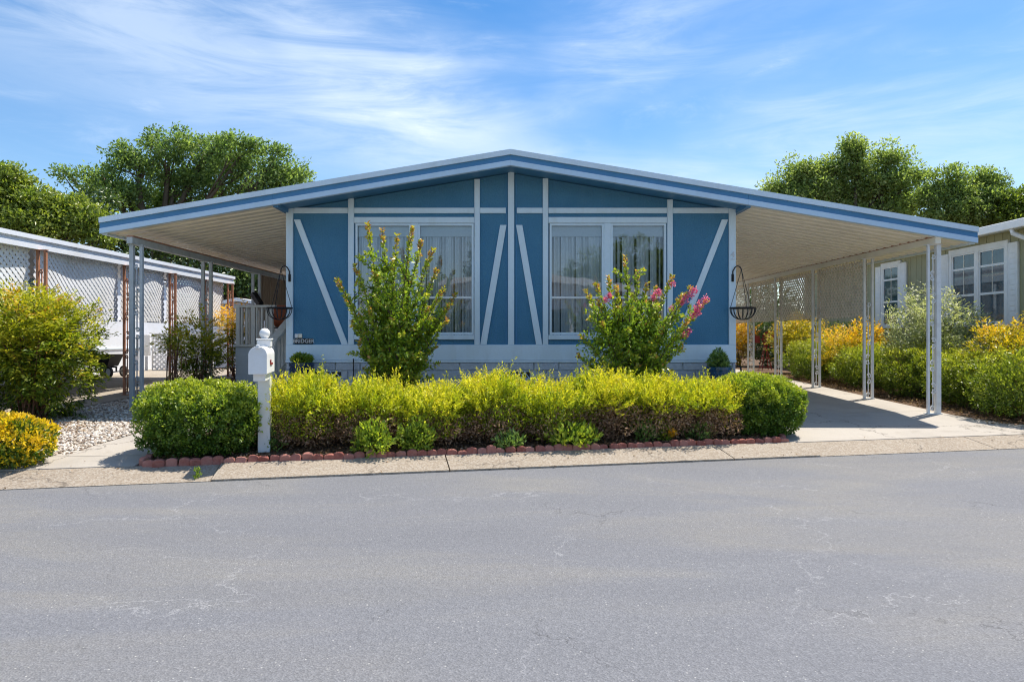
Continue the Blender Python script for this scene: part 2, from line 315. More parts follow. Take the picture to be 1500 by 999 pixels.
# ------------------------------------------------------------------ object helpers
ORG = {}
def tag(o, label=None, cat=None, group=None, kind=None):
    for k, v in (('label', label), ('category', cat), ('group', group), ('kind', kind)):
        if v: o[k] = v
    return o
def empty(name, loc, label, cat, group=None, kind=None):
    o = bpy.data.objects.new(name, None); COL.objects.link(o); o.location = loc; o.empty_display_size = .1
    ORG[o.name] = Vector(loc); return tag(o, label, cat, group, kind)
def link(name, me, parent=None, loc=None):
    o = bpy.data.objects.new(name, me); COL.objects.link(o)
    if parent is not None:
        o.parent = parent; ORG[o.name] = ORG[parent.name].copy()
    else:
        ORG[o.name] = Vector(loc or (0, 0, 0)); o.location = loc or (0, 0, 0)
    return o
class MB:
    def __init__(s): s.v = []; s.f = []
    def add(s, vs, fs):
        b = len(s.v); s.v += [tuple(p) for p in vs]; s.f += [tuple(i + b for i in f) for f in fs]; return s
    def box(s, x0, x1, y0, y1, z0, z1):
        return s.add([(x0, y0, z0), (x1, y0, z0), (x1, y1, z0), (x0, y1, z0), (x0, y0, z1), (x1, y0, z1), (x1, y1, z1), (x0, y1, z1)],
                     [(0, 3, 2, 1), (4, 5, 6, 7), (0, 1, 5, 4), (1, 2, 6, 5), (2, 3, 7, 6), (3, 0, 4, 7)])
    def prism(s, poly, y0, y1):           # polygon in x,z (counter-clockwise seen from -y), extruded along y
        n = len(poly)
        vs = [(x, y0, z) for x, z in poly] + [(x, y1, z) for x, z in poly]
        fs = [tuple(range(n)), tuple(range(2 * n - 1, n - 1, -1))] + [(i, i + n, (i + 1) % n + n, (i + 1) % n) for i in range(n)]
        return s.add(vs, fs)
    def bar(s, p, q, w, h, up=(0, 0, 1)):
        p, q = Vector(p), Vector(q); d = (q - p).normalized(); a = d.cross(Vector(up))
        if a.length < 1e-4: a = d.cross(Vector((0, 1, 0)))
        a.normalize(); b = a.cross(d); vs = []
        for c in (p, q):
            for sa, sb in ((-1, -1), (1, -1), (1, 1), (-1, 1)): vs.append(c + a * sa * w / 2 + b * sb * h / 2)
        return s.add(vs, [(0, 1, 2, 3), (7, 6, 5, 4), (0, 4, 5, 1), (1, 5, 6, 2), (2, 6, 7, 3), (3, 7, 4, 0)])
    def tube(s, pts, r, n=6):
        pts = [Vector(p) for p in pts]; rs = r if isinstance(r, (list, tuple)) else [r] * len(pts)
        t0 = (pts[1] - pts[0]).normalized(); a = t0.cross(Vector((.31, .77, .55))).normalized(); vs = []; fs = []
        for i, p in enumerate(pts):
            t = (pts[min(i + 1, len(pts) - 1)] - pts[max(i - 1, 0)]).normalized()
            a = (a - t * a.dot(t)).normalized(); b = t.cross(a)
            for k in range(n):
                an = 2 * math.pi * k / n; vs.append(p + (a * math.cos(an) + b * math.sin(an)) * rs[i])
        for i in range(len(pts) - 1):
            for k in range(n): fs.append((i * n + k, i * n + (k + 1) % n, (i + 1) * n + (k + 1) % n, (i + 1) * n + k))
        fs.append(tuple(range(n - 1, -1, -1))); fs.append(tuple((len(pts) - 1) * n + k for k in range(n)))
        return s.add(vs, fs)
    def lathe(s, prof, c, n=20):
        vs = []; fs = []
        for r, z in prof:
            for k in range(n):
                an = 2 * math.pi * k / n; vs.append((c[0] + r * math.cos(an), c[1] + r * math.sin(an), c[2] + z))
        for i in range(len(prof) - 1):
            for k in range(n): fs.append((i * n + k, i * n + (k + 1) % n, (i + 1) * n + (k + 1) % n, (i + 1) * n + k))
        fs.append(tuple(range(n - 1, -1, -1))); fs.append(tuple((len(prof) - 1) * n + k for k in range(n)))
        return s.add(vs, fs)
    def build(s, name, mat, parent=None, loc=None, bevel=0, smooth=False, kind=None, label=None):
        off = ORG[parent.name] if parent is not None else Vector(loc or (0, 0, 0))
        me = bpy.data.meshes.new(name); me.from_pydata([(v[0] - off.x, v[1] - off.y, v[2] - off.z) for v in s.v], [], s.f)
        if bevel:
            bm = bmesh.new(); bm.from_mesh(me)
            bmesh.ops.bevel(bm, geom=[e for e in bm.edges if e.calc_face_angle(0) > .5], offset=bevel, segments=1, affect='EDGES', clamp_overlap=True)
            bm.to_mesh(me); bm.free()
        me.materials.append(mat)
        if smooth:
            me.polygons.foreach_set('use_smooth', [True] * len(me.polygons))
        o = link(name, me, parent, loc)
        if kind: o['kind'] = kind
        if label: o['label'] = label
        return o
def P(px, py, Y): return Vector(((px - 750) / 1000 * Y, Y, CAMZ + (490 - py) / 1000 * Y))

def dup(root, delta, label=None, rotz=0):
    c = root.copy(); COL.objects.link(c); c.location = root.location + Vector(delta); c.rotation_euler.z = rotz
    if label: c['label'] = label
    for ch in list(root.children):
        d = ch.copy(); COL.objects.link(d); d.parent = c
        for g in list(ch.children):
            e = g.copy(); COL.objects.link(e); e.parent = d
    return c

# ------------------------------------------------------------------ ground
TH = math.atan(.2055); CU, SU = math.cos(TH), math.sin(TH)
def dist(x, y): return -SU * x + CU * (y - 6.58)
def XY(u, d): return (CU * u - SU * d, 6.58 + SU * u + CU * d)
HB = [(-100, 0), (0, 0), (.45, .075), (2.0, .18), (8, .31), (14, .35), (200, .35)]
def gh(x, y):
    d = dist(x, y)
    for (a, za), (b, zb) in zip(HB, HB[1:]):
        if d <= b: return za + (zb - za) * (d - a) / (b - a)
    return .35
def sheet(name, poly, off, mat, parent=None, kind='structure', skirt=0.0, bulge=None):
    bm = bmesh.new(); f = bm.faces.new([bm.verts.new((x, y, 0)) for x, y in poly])
    if f.normal.z < 0: f.normal_flip()
    bm.normal_update()
    for f in bm.faces:
        if f.normal.z < 0: f.normal_flip()
    bmesh.ops.triangulate(bm, faces=bm.faces[:])
    for d, _ in HB[1:-1]:
        co = Vector((*XY(0, d), 0)); bmesh.ops.bisect_plane(bm, geom=bm.verts[:] + bm.edges[:] + bm.faces[:], plane_co=co, plane_no=(-SU, CU, 0))
    for v in bm.verts: v.co.z = gh(v.co.x, v.co.y) + off
    if skirt:
        ed = [e for e in bm.edges if len(e.link_faces) == 1]
        r = bmesh.ops.extrude_edge_only(bm, edges=ed)
        for g in r['geom']:
            if isinstance(g, bmesh.types.BMVert): g.co.z -= skirt
    bmesh.ops.recalc_face_normals(bm, faces=bm.faces[:])
    me = bpy.data.meshes.new(name)
    if parent is not None:
        for v in bm.verts: v.co -= ORG[parent.name]
    bm.to_mesh(me); bm.free(); me.materials.append(mat)
    o = link(name, me, parent)
    if kind and parent is None: o['kind'] = kind
    return o
def band(u0, u1, d0, d1): return [XY(u0, d0), XY(u1, d0), XY(u1, d1), XY(u0, d1)]

MB().add([(-600, -600, -.03), (600, -600, -.03), (600, 600, -.03), (-600, 600, -.03)], [(0, 1, 2, 3)]).build('ground', MT['dry_ground'], kind='structure')
sheet('road', band(-60, 60, -13, .0), 0.0, MT['road'])
sheet('opposite_driveway', [(-9, -15), (9, -15), (9, -9), (-9, -12.6)], .01, MT['concrete'])
sheet('lot_ground', band(-45, 45, .45, 60), 0.0, MT['soil'])
# far yards behind are reached by lot_ground; the kerb strip is poured in segments
kerb = empty('kerb', (*XY(0, .2), 0), None, None, kind='structure'); kerb.name = 'kerb'; ORG['kerb'] = Vector((*XY(0, .2), 0))
cuts = [-40, -12, -8.2, -2.72, -.6, 2.35, 3.35, 5.6, 8.8, 12, 40]
for a, b in zip(cuts, cuts[1:]):
    sheet('kerb_segment', band(a + .006, b - .006, .002, .452), .018 if -2.8 < a < 2.4 else .006, MT['gutter'], parent=kerb, skirt=.08)
EDG0, EDG1 = Vector((-3.42, 6.32)), Vector((3.02, 7.68))

# driveway on the right
drv = empty('driveway', (4.6, 9.5, 0.2), None, None, kind='structure')
def off_line(x): return XY(0, 0)
dl = [(3.12, 7.82), (3.12, 9.75), (3.42, 10.2), (3.42, 24), (6.25, 24), (6.18, 14), (6.12, 9.6), (6.35, 9.15), (6.9, 8.75), (8.6, 8.62), (10.5, 8.9)]
def kerbline(x):  # y on the kerb's inner edge (d = .452) at x
    return 6.58 + (.452 + SU * x) / CU
slab1 = [(3.12, kerbline(3.12) + .004), (10.5, kerbline(10.5) + .004), (8.6, 8.78), (7.2, 8.72), (6.55, 9.0), (6.2, 9.55), (6.12, 9.9), (3.12, 9.28)]
sheet('slab', slab1, .012, MT['concrete'], parent=drv, skirt=.05)
sheet('slab', [(3.12, 9.292), (6.12, 9.912), (6.14, 13.4), (3.42, 13.4), (3.42, 10.3), (3.12, 10.0)], .012, MT['concrete'], parent=drv, skirt=.05)
sheet('slab', [(3.42, 13.412), (6.14, 13.412), (6.2, 18), (3.42, 18)], .012, MT['concrete'], parent=drv, skirt=.05)
sheet('slab', [(3.42, 18.012), (6.2, 18.012), (6.25, 24), (3.42, 24)], .012, MT['concrete'], parent=drv, skirt=.05)
# front path on the left
pth = empty('path', (-4.2, 6.6, .12), None, None, kind='structure')
def g_at(px, py, z=.15):
    Y = (CAMZ - z) * 1000 / (py - 490); return ((px - 750) / 1000 * Y, Y)
pA = [(-6.6, kerbline(-6.6) + .004), (-3.5, kerbline(-3.5) + .004), (-3.5, 6.72), (-4.47, 6.60), (-4.95, 6.38), (-5.6, 6.0), (-6.6, 5.75)]
pB = [(-3.5, 6.732), (-3.5, 9.4), (-3.7, 9.7), (-4.55, 9.7), (-4.4, 8.6), (-4.22, 7.75), (-4.32, 7.1), (-4.47, 6.612)]
sheet('slab', pA, .012, MT['concrete'], parent=pth, skirt=.04); sheet('slab', pB, .012, MT['concrete'], parent=pth, skirt=.04)
# neighbour carport floor on the left
sheet('carport_floor', [(-6.22, 8.4), (-6.22, 18.5), (-11, 18.5), (-11, 6.0), (-7.4, 6.4)], .020, MT['old_concrete'], skirt=.06)
sheet('garden_bed', [(EDG0.x, EDG0.y + .04), (EDG1.x, EDG1.y + .04), (3.08, 9.6), (-3.42, 9.6)], .035, MT['soil'])

def pebbles(name, poly, n, r0, r1, mat):
    bm = bmesh.new(); bmesh.ops.create_icosphere(bm, subdivisions=1, radius=1)
    bv = np.array([v.co[:] for v in bm.verts]); bf = np.array([[v.index for v in f.verts] for f in bm.faces]); bm.free()
    xs = [p[0] for p in poly]; ys = [p[1] for p in poly]; pts = []
    def inside(x, y):
        c = False; j = len(poly) - 1
        for i in range(len(poly)):
            xi, yi = poly[i]; xj, yj = poly[j]
            if (yi > y) != (yj > y) and x < (xj - xi) * (y - yi) / (yj - yi) + xi: c = not c
            j = i
        return c
    while len(pts) < n:
        x, y = random.uniform(min(xs), max(xs)), random.uniform(min(ys), max(ys))
        if inside(x, y): pts.append((x, y, gh(x, y) + .012))
    pts = np.array(pts); s = RNG.uniform(r0, r1, (n, 1)) * RNG.uniform(.55, 1.25, (n, 3)); s[:, 2] *= .7
    an = RNG.uniform(0, 6.28, n); ca, sa = np.cos(an), np.sin(an)
    V = bv[None] * s[:, None]; V = V + RNG.normal(0, .12, V.shape) * s[:, None]
    X = V[..., 0] * ca[:, None] - V[..., 1] * sa[:, None]; Yv = V[..., 0] * sa[:, None] + V[..., 1] * ca[:, None]
    V = np.stack([X, Yv, V[..., 2]], -1) + pts[:, None]
    F = (bf[None] + (np.arange(n) * len(bv))[:, None, None]).reshape(-1, 3)
    return raw_mesh(name, V.reshape(-1, 3), F, mat)
def raw_mesh(name, V, F, mat, tint=None):
    me = bpy.data.meshes.new(name); k = F.shape[1]
    me.vertices.add(len(V)); me.vertices.foreach_set('co', np.ascontiguousarray(V, dtype=np.float32).ravel())
    me.loops.add(F.size); me.loops.foreach_set('vertex_index', np.ascontiguousarray(F, dtype=np.int32).ravel())
    me.polygons.add(len(F)); me.polygons.foreach_set('loop_start', np.arange(0, F.size, k, dtype=np.int32))
    if tint is not None:
        at = me.attributes.new('tint', 'FLOAT', 'POINT'); at.data.foreach_set('value', np.ascontiguousarray(tint, dtype=np.float32))
    me.update(); me.validate(); me.materials.append(mat); return me
gpoly = [(-4.36, 6.72), (-4.27, 7.75), (-4.5, 9.0), (-4.6, 11.5), (-5.6, 12.6), (-6.15, 12.2), (-6.15, 8.9), (-6.6, 7.5), (-6.4, 6.2), (-5.6, 6.07), (-4.97, 6.43)]
sheet('gravel_bed', gpoly, .006, MT['old_concrete'])
go = link('gravel', pebbles('gravel', gpoly, 15000, .011, .026, MT['gravel'])); go['kind'] = 'stuff'

# ------------------------------------------------------------------ foliage
def unit(a): return a / (np.linalg.norm(a, axis=-1, keepdims=True) + 1e-9)
def rdir(n): return unit(RNG.normal(0, 1, (n, 3)))
def leaf_geo(Pt, D, Nn, Ln, Wd, fold=.25):
    S = unit(np.cross(D, Nn)); Nn = unit(np.cross(S, D)); Ln = Ln[:, None]; Wd = Wd[:, None]
    a = Pt; b = Pt + D * Ln * .45 + S * Wd * .5 + Nn * Wd * fold; c = Pt + D * Ln - Nn * Ln * .08; d = Pt + D * Ln * .45 - S * Wd * .5 + Nn * Wd * fold
    V = np.stack([a, b, c, d], 1).reshape(-1, 3); n = len(Pt)
    q = np.arange(n)[:, None] * 4
    F = np.concatenate([q + np.array([[0, 1, 2]]), q + np.array([[0, 2, 3]])], 1).reshape(-1, 3)
    return V, F
def put_leaves(name, parent, mat, Pt, D, Nn, Ln, Wd, tint, kind=None, fold=.25):
    V, F = leaf_geo(Pt, D, Nn, Ln, Wd, fold); o = ORG[parent.name]
    me = raw_mesh(name, V - np.array(o), F, mat, np.repeat(tint, 4)); ob = link(name, me, parent)
    if kind: ob['kind'] = kind
    return ob
def lumps(dirs, k=6, f=3.0, seed=0):
    g = np.random.default_rng(seed); v = 0
    for i in range(k):
        w = unit(g.normal(0, 1, (1, 3)))[0] * f * g.uniform(.6, 1.6); v = v + np.sin(dirs @ w * 2 + g.uniform(0, 6.28))
    return v / k
def blob(n, c, rad, shell=.35, lump=.10, f=2.6, power=2.6, seed=0, base=None):
    """points in a lumpy rounded-box body; returns position, outward direction, 0..1 depth (1 = outside)"""
    d = rdir(n); pw = np.sum(np.abs(d) ** power, 1) ** (-1 / power)
    r = pw * (1 + lump * 2 * lumps(d, 7, f, seed)); t = 1 - shell * RNG.random(n) ** 1.8
    p = d * (r * t)[:, None] * np.array(rad) + np.array(c)
    if base is not None:
        k = p[:, 2] > base; p, d, t = p[k], d[k], t[k]
    return p, unit(d / np.array(rad)), (t - (1 - shell)) / shell
def shrub(name, loc, rad, label, mat, n, leaf=.03, wid=.55, shell=.4, lump=.07, f=2.6, power=2.6, up=.5, tintb=(.15, .75), cat='shrub', group=None, seed=0, stems=10, zc=None, group_tint=.25, spread=.7, lowcut=0.02, clump=None, tipgain=.35):
    x, y = loc; z0 = gh(x, y); e = empty(name, (x, y, z0), label, cat, group)
    cz = z0 + (zc if zc is not None else rad[2])
    p, o, dep = blob(n, (x, y, cz), rad, shell, lump, f, power, seed, z0 + lowcut)
    if clump:
        kc = max(20, n // clump[0]); cp, co, cd = blob(kc, (x, y, cz), rad, shell, lump, f, power, seed, z0 + lowcut); kc = len(cp)
        ii = np.repeat(np.arange(kc), clump[0]); od = unit(RNG.normal(0, 1, (len(ii), 3)) + co[ii] * .5); rr = RNG.random(len(ii)) ** .5
        p = cp[ii] + od * (rr * clump[1] * RNG.uniform(.6, 1.4, kc)[ii])[:, None]; o = unit(co[ii] * .6 + od * .8); dep = np.clip(.55 * cd[ii] + .45 * np.sum(od * co[ii], 1) * rr + .2 + RNG.normal(0, .14, kc)[ii], 0, 1.2)
        kk = p[:, 2] > z0 + lowcut; p, o, dep = p[kk], o[kk], dep[kk]
    m = len(p); D = unit(o * .6 + np.array([0, 0, up]) + rdir(m) * spread); Nn = unit(o * .5 + np.array([0, 0, .6]) + rdir(m) * .7)
    L = leaf * RNG.uniform(.6, 1.3, m)
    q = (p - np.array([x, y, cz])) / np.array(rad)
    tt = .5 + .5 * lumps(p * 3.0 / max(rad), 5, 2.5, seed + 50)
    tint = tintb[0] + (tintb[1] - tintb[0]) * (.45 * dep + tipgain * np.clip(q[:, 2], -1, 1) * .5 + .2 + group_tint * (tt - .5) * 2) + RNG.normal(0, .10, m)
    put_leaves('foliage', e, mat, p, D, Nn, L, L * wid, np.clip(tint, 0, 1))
    sb = MB()
    for i in range(stems):
        a = random.uniform(0, 6.28); r = random.uniform(.3, .8)
        sb.tube([(x + .06 * math.cos(a), y + .06 * math.sin(a), z0 - .03), (x + rad[0] * r * .5 * math.cos(a), y + rad[1] * r * .5 * math.sin(a), cz - rad[2] * .2),
                 (x + rad[0] * r * math.cos(a), y + rad[1] * r * math.sin(a), cz + rad[2] * random.uniform(.1, .7))], [.014, .009, .004], 5)
    sb.build('stem', MT['twig'], e, kind='stuff')
    return e
def tree(name, base, label, mat, lobes, ncl, per, cr, leaf, wid=.55, trunk_r=.25, fork=.35, cat='tree', tint=(.1, .8), flat=.7, twigs=60, group=None, shellp=.45, seed=1):
    """lobes: (centre, radii) ellipsoids"""
    x, y, z0 = base; e = empty(name, base, label, cat, group); g = np.random.default_rng(seed)
    C = np.array([l[0] for l in lobes]); Rr = np.array([l[1] for l in lobes]); w = np.prod(Rr, 1) ** .62; w = w / w.sum()
    k = g.choice(len(lobes), ncl, p=w); d = unit(g.normal(0, 1, (ncl, 3))); t = g.random(ncl) ** shellp
    lump = 1 + .22 * lumps(d + C[k] * .37, 6, 2.4, seed)
    cc = C[k] + d * (t * lump)[:, None] * Rr[k]
    ctint = g.random(ncl)
    idx = np.repeat(np.arange(ncl), per); m = len(idx)
    od = unit(g.normal(0, 1, (m, 3)) + np.array([0, 0, .25])); rr = g.random(m) ** .45
    csz = g.uniform(.55, 1.35, ncl); lm = 1 + .3 * lumps(od * 1.3 + idx[:, None] * .61, 4, 2.0, seed + 3)
    off = od * (rr * cr * csz[idx] * lm)[:, None]; off[:, 2] *= flat
    p = cc[idx] + off; D = unit(od * .5 + d[idx] * .25 + np.array([0, 0, .1]) + unit(g.normal(0, 1, (m, 3))) * .8)
    Nn = unit(np.array([0, 0, .35]) + od * .9 + unit(g.normal(0, 1, (m, 3))) * .55); L = leaf * g.uniform(.6, 1.35, m)
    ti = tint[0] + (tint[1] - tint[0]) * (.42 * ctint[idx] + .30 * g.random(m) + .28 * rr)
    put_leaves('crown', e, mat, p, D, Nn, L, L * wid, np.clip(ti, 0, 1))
    tb = MB(); ztop = C[:, 2].mean(); fk = Vector((x, y, z0 + (ztop - z0) * fork * 1.2))
    tb.tube([(x, y, z0 - .2), (x + .05, y, z0 + (fk.z - z0) * .5), fk], [trunk_r * 1.25, trunk_r, trunk_r * .85], 9)
    for i, c in enumerate(C):
        c = Vector(c); mid = fk.lerp(c, .5) + Vector((g.normal(0, .25), g.normal(0, .25), -.12 * (c - fk).length + g.normal(0, .15)))
        tb.tube([fk - Vector((0, 0, .1)), fk.lerp(mid, .5) + Vector((0, 0, .05)), mid, mid.lerp(c, .55) + Vector((g.normal(0, .1), 0, g.normal(0, .1))), c], [trunk_r * .55, trunk_r * .42, trunk_r * .32, trunk_r * .2, trunk_r * .1], 6)
        for j in np.where(k == i)[0][:max(2, twigs // len(C))]:
            q = Vector(cc[j]); s0 = mid.lerp(c, g.uniform(.2, 1)); mm = s0.lerp(q, .55) + Vector((g.normal(0, .1), g.normal(0, .1), g.normal(0, .12)))
            tb.tube([s0, mm, q], [trunk_r * .13, trunk_r * .09, trunk_r * .03], 4)
    tb.build('trunk', MT['bark'], e, smooth=True)
    return e
def plobes(Y, L, dy=.8):
    out = []
    for a in L:
        px, py, rx, rz = a[:4]; yy = Y + (a[4] if len(a) > 4 else 0); c = P(px, py, yy)
        out.append(((c.x, c.y, c.z), (rx * yy / 1000, max(rx, rz) * yy / 1000 * dy, rz * yy / 1000)))
    return out

# ------------------------------------------------------------------ the blue mobile home
X0, WY, FY, HD = -.02, 10.0, 9.5, 24.0
WL, WR = -3.30, 3.27
ZRIDGE, SLOPE = CAMZ + 2.565, .166
def zr(x): return ZRIDGE - SLOPE * abs(x - X0)
def FX(px): return (px - 750) / 100.0
def FZ(py): return CAMZ + (490 - py) / 100.0
house = empty('mobile_home', (X0, WY, gh(0, 10)), 'blue stucco mobile home with white timber trim and low gable roof', 'house')
ZB = FZ(505)                                           # lower edge of blue stucco
ZT = FZ(318)
OPEN = [(FX(520), FX(695)), (FX(804), FX(976))]; OZ0, OZ1 = FZ(491), FZ(327)
wb = MB()
def gable(x0, x1, z0):
    pts = [(x0, z0), (x1, z0), (x1, zr(x1) - .205)]
    if x0 < X0 < x1: pts.append((X0, zr(X0) - .205))
    pts.append((x0, zr(x0) - .205)); return pts
xs = [WL, OPEN[0][0], OPEN[0][1], OPEN[1][0], OPEN[1][1], WR]
zlo = gh(0, 10) + .5
for a, b, hole in ((xs[0], xs[1], 0), (xs[1], xs[2], 1), (xs[2], xs[3], 0), (xs[3], xs[4], 1), (xs[4], xs[5], 0)):
    if hole:
        wb.box(a, b, WY, WY + .12, zlo, OZ0); wb.prism(gable(a, b, OZ1), WY, WY + .12)
    else: wb.prism(gable(a, b, zlo), WY, WY + .12)
wb.build('wall', MT['stucco'], house)
sb = MB(); sb.box(WL, WL + .12, WY + .125, HD, .2, zr(WL) - .24); sb.box(WR - .12, WR, WY + .125, HD, .2, zr(WR) - .24); sb.box(WL + .125, WR - .125, HD - .12, HD, .2, zr(WL) - .24)
for q in (sb,): q.build('side_wall', MT['trim'], house, kind='stuff')
MB().box(WL + .15, WR - .15, 11.2, 11.24, .7, zr(WL) - .25).build('partition', MT['interior'], house)
MB().box(WL + .14, WR - .14, WY + .13, 11.19, .68, .74).build('interior_floor', MT['interior'], house)
MB().box(WL + .14, WR - .14, WY + .13, 11.19, OZ1 + .2, OZ1 + .24).build('interior_ceiling', MT['interior'], house)
for s, q in ((-1, 'roof'), (1, 'roof')):
    e_ = X0 + s * 3.3
    poly = [(X0, zr(X0) - .02), (e_, zr(e_) - .02), (e_, zr(e_) - .14), (X0, zr(X0) - .14)]
    if s < 0: poly = poly[::-1]
    MB().prism(poly[::-1], FY + .03, HD + .3).build('roof', MT['roof_dark'], house)
    so = [(X0, zr(X0) - .150), (e_, zr(e_) - .150), (e_, zr(e_) - .195), (X0, zr(X0) - .195)]
    MB().prism(so if s < 0 else so[::-1], FY + .035, WY + .13).build('soffit', MT['fascia_blue'], house)
def fascia(x0, x1, parent):
    for nm, mt, a, b, y0, y1 in (('metal_cap', 'fascia_white', .0, .074, FY - .055, FY + .028), ('blue_fascia', 'fascia_blue', .075, .152, FY - .030, FY + .028), ('white_fascia', 'fascia_pale', .150, .222, FY - .042, FY + .026)):
        pts = [(x0, zr(x0) - b), (x1, zr(x1) - b), (x1, zr(x1) - a), (x0, zr(x0) - a)]
        MB().prism(pts, y0, y1).build(nm, MT[mt], parent)
fascia(-3.32, X0, house); fascia(X0 + .001, 3.28, house)
for s_ in (-1, 1):
    xa = s_ * 3.30; m = MB().box(xa - .035, xa + .035, FY + .034, 20.0, zr(xa) - .245, zr(xa) - .142); m.build('gap_filler', MT['fascia_blue'], house)  # dark filler strip added to stop light leaking between roof and awning sheet
# trim boards
def trim(px0, px1, py0, py1, y=.030, nm='trim_board', mat='trim'):
    return MB().box(FX(px0), FX(px1), WY - y, WY - .0015, FZ(py1), FZ(py0)).build(nm, MT[mat], house, bevel=.004)
trim(420, 430, 303, 504.8, .034, 'corner_board'); trim(1067, 1077, 301, 504.8, .034, 'corner_board')
trim(744.2, 753.2, 252, 504.8, .034)
for a, b, t in ((695, 703, 263), (795, 803, 262), (510.5, 519, 291), (977, 985, 293)): trim(a, b, t, 504.8, .030)
for a, b in ((430.3, 510.2), (519.3, 694.7), (703.3, 741), (757, 794.7), (803.3, 976.7), (985.3, 1066.7)): trim(a, b, 305, 313, .028)
for a, b in ((519.3, 694.7), (803.3, 976.7)):
    trim(a, b, 318.5, 327.3, .026); trim(a, b, 490.5, 497.5, .034, 'window_sill')
for a, b in ((740.8, 742.2), (755.8, 757.2)): trim(a, b, 253, 504.8, .004, 'groove_strip', 'fascia_blue')
def diag(x0, y0, x1, y1, w=8.6):
    p, q = Vector((FX(x0), 0, FZ(y0))), Vector((FX(x1), 0, FZ(y1))); hx = w / 2 / 100 * 1.08
    MB().prism([(q.x - hx, q.z), (q.x + hx, q.z), (p.x + hx, p.z), (p.x - hx, p.z)], WY - .024, WY - .0015).build('brace_board', MT['trim'], house, bevel=.004)
diag(435.6, 322, 505.5, 504.6); diag(737.3, 330, 708.2, 504.6); diag(760.5, 330, 789.8, 504.6); diag(1061.5, 322, 990.5, 504.6)
MB().box(WL - .002, WR + .002, WY - .036, WY - .002, FZ(527), FZ(505)).build('base_board', MT['trim'], house, bevel=.004)
MB().box(WL - .004, WR + .004, WY - .044, WY + .04, FZ(530.5), FZ(527.2)).build('drip_edge', MT['trim'], house)
# faux stone skirting, block by block
zs = FZ(531); rows = 6; rh = .122
bmesh_block = {}
def skirt_block(x0, x1, zt, zb_):
    m = MB(); w = .010; y0 = WY - .030 - random.uniform(0, .008)
    m.add([(x0, WY - .012, zb_), (x1, WY - .012, zb_), (x1, WY - .012, zt), (x0, WY - .012, zt), (x0 + w, y0, zb_ + w), (x1 - w, y0, zb_ + w), (x1 - w, y0 - .004, zt - w), (x0 + w, y0 - .004, zt - w)],
          [(4, 5, 6, 7), (0, 1, 5, 4), (1, 2, 6, 5), (2, 3, 7, 6), (3, 0, 4, 7)])
    m.build('block', MT['skirt'], house)
MB().box(WL, WR, WY - .012, WY + .06, .2, FZ(530.6)).build('skirting', MT['skirt'], house)
VENTS = [(FX(733), FX(776)), (FX(462), FX(500)), (FX(556), FX(598))]
for r in range(rows):
    zt = zs - r * rh; x = WL - (r % 2) * .18
    while x < WR - .02:
        a, b = max(WL, x), min(WR, x + .362)
        vent = r == 1 and any(a < v1 - .02 and b > v0 + .02 for v0, v1 in VENTS)
        if not vent and b - a > .03: skirt_block(a + .004, b - .004, zt, zt - rh + .006)
        elif vent:
            for v0, v1 in VENTS:
                if a < v0 - .03 < b: skirt_block(a + .004, v0 - .004, zt, zt - rh + .006)
                if a < v1 + .03 < b: skirt_block(v1 + .004, b - .004, zt, zt - rh + .006)
        x += .362
for v0, v1 in VENTS:
    zt = zs - rh; zb_ = zt - rh + .006
    fr = MB().box(v0, v1, WY - .0135, WY - .0125, zb_, zt).build('vent_grille', MT['black'], house)
    m = MB(); n = int((v1 - v0) / .07)
    for i in range(n + 1):
        xx = v0 + (v1 - v0) * i / n
        for s in (-1, 1):
            x2 = xx + s * .09
            if v0 - .001 <= x2 <= v1 + .001: m.bar((xx, WY - .020 - .002 * s, zb_ + .005), (x2, WY - .020 - .002 * s, zt - .005), .010, .003, (0, 1, 0))
    m.box(v0, v1, WY - .028, WY - .017, zt - .012, zt); m.box(v0, v1, WY - .028, WY - .017, zb_, zb_ + .012)
    m.build('vent_lattice', MT['trim'], fr, kind='stuff')
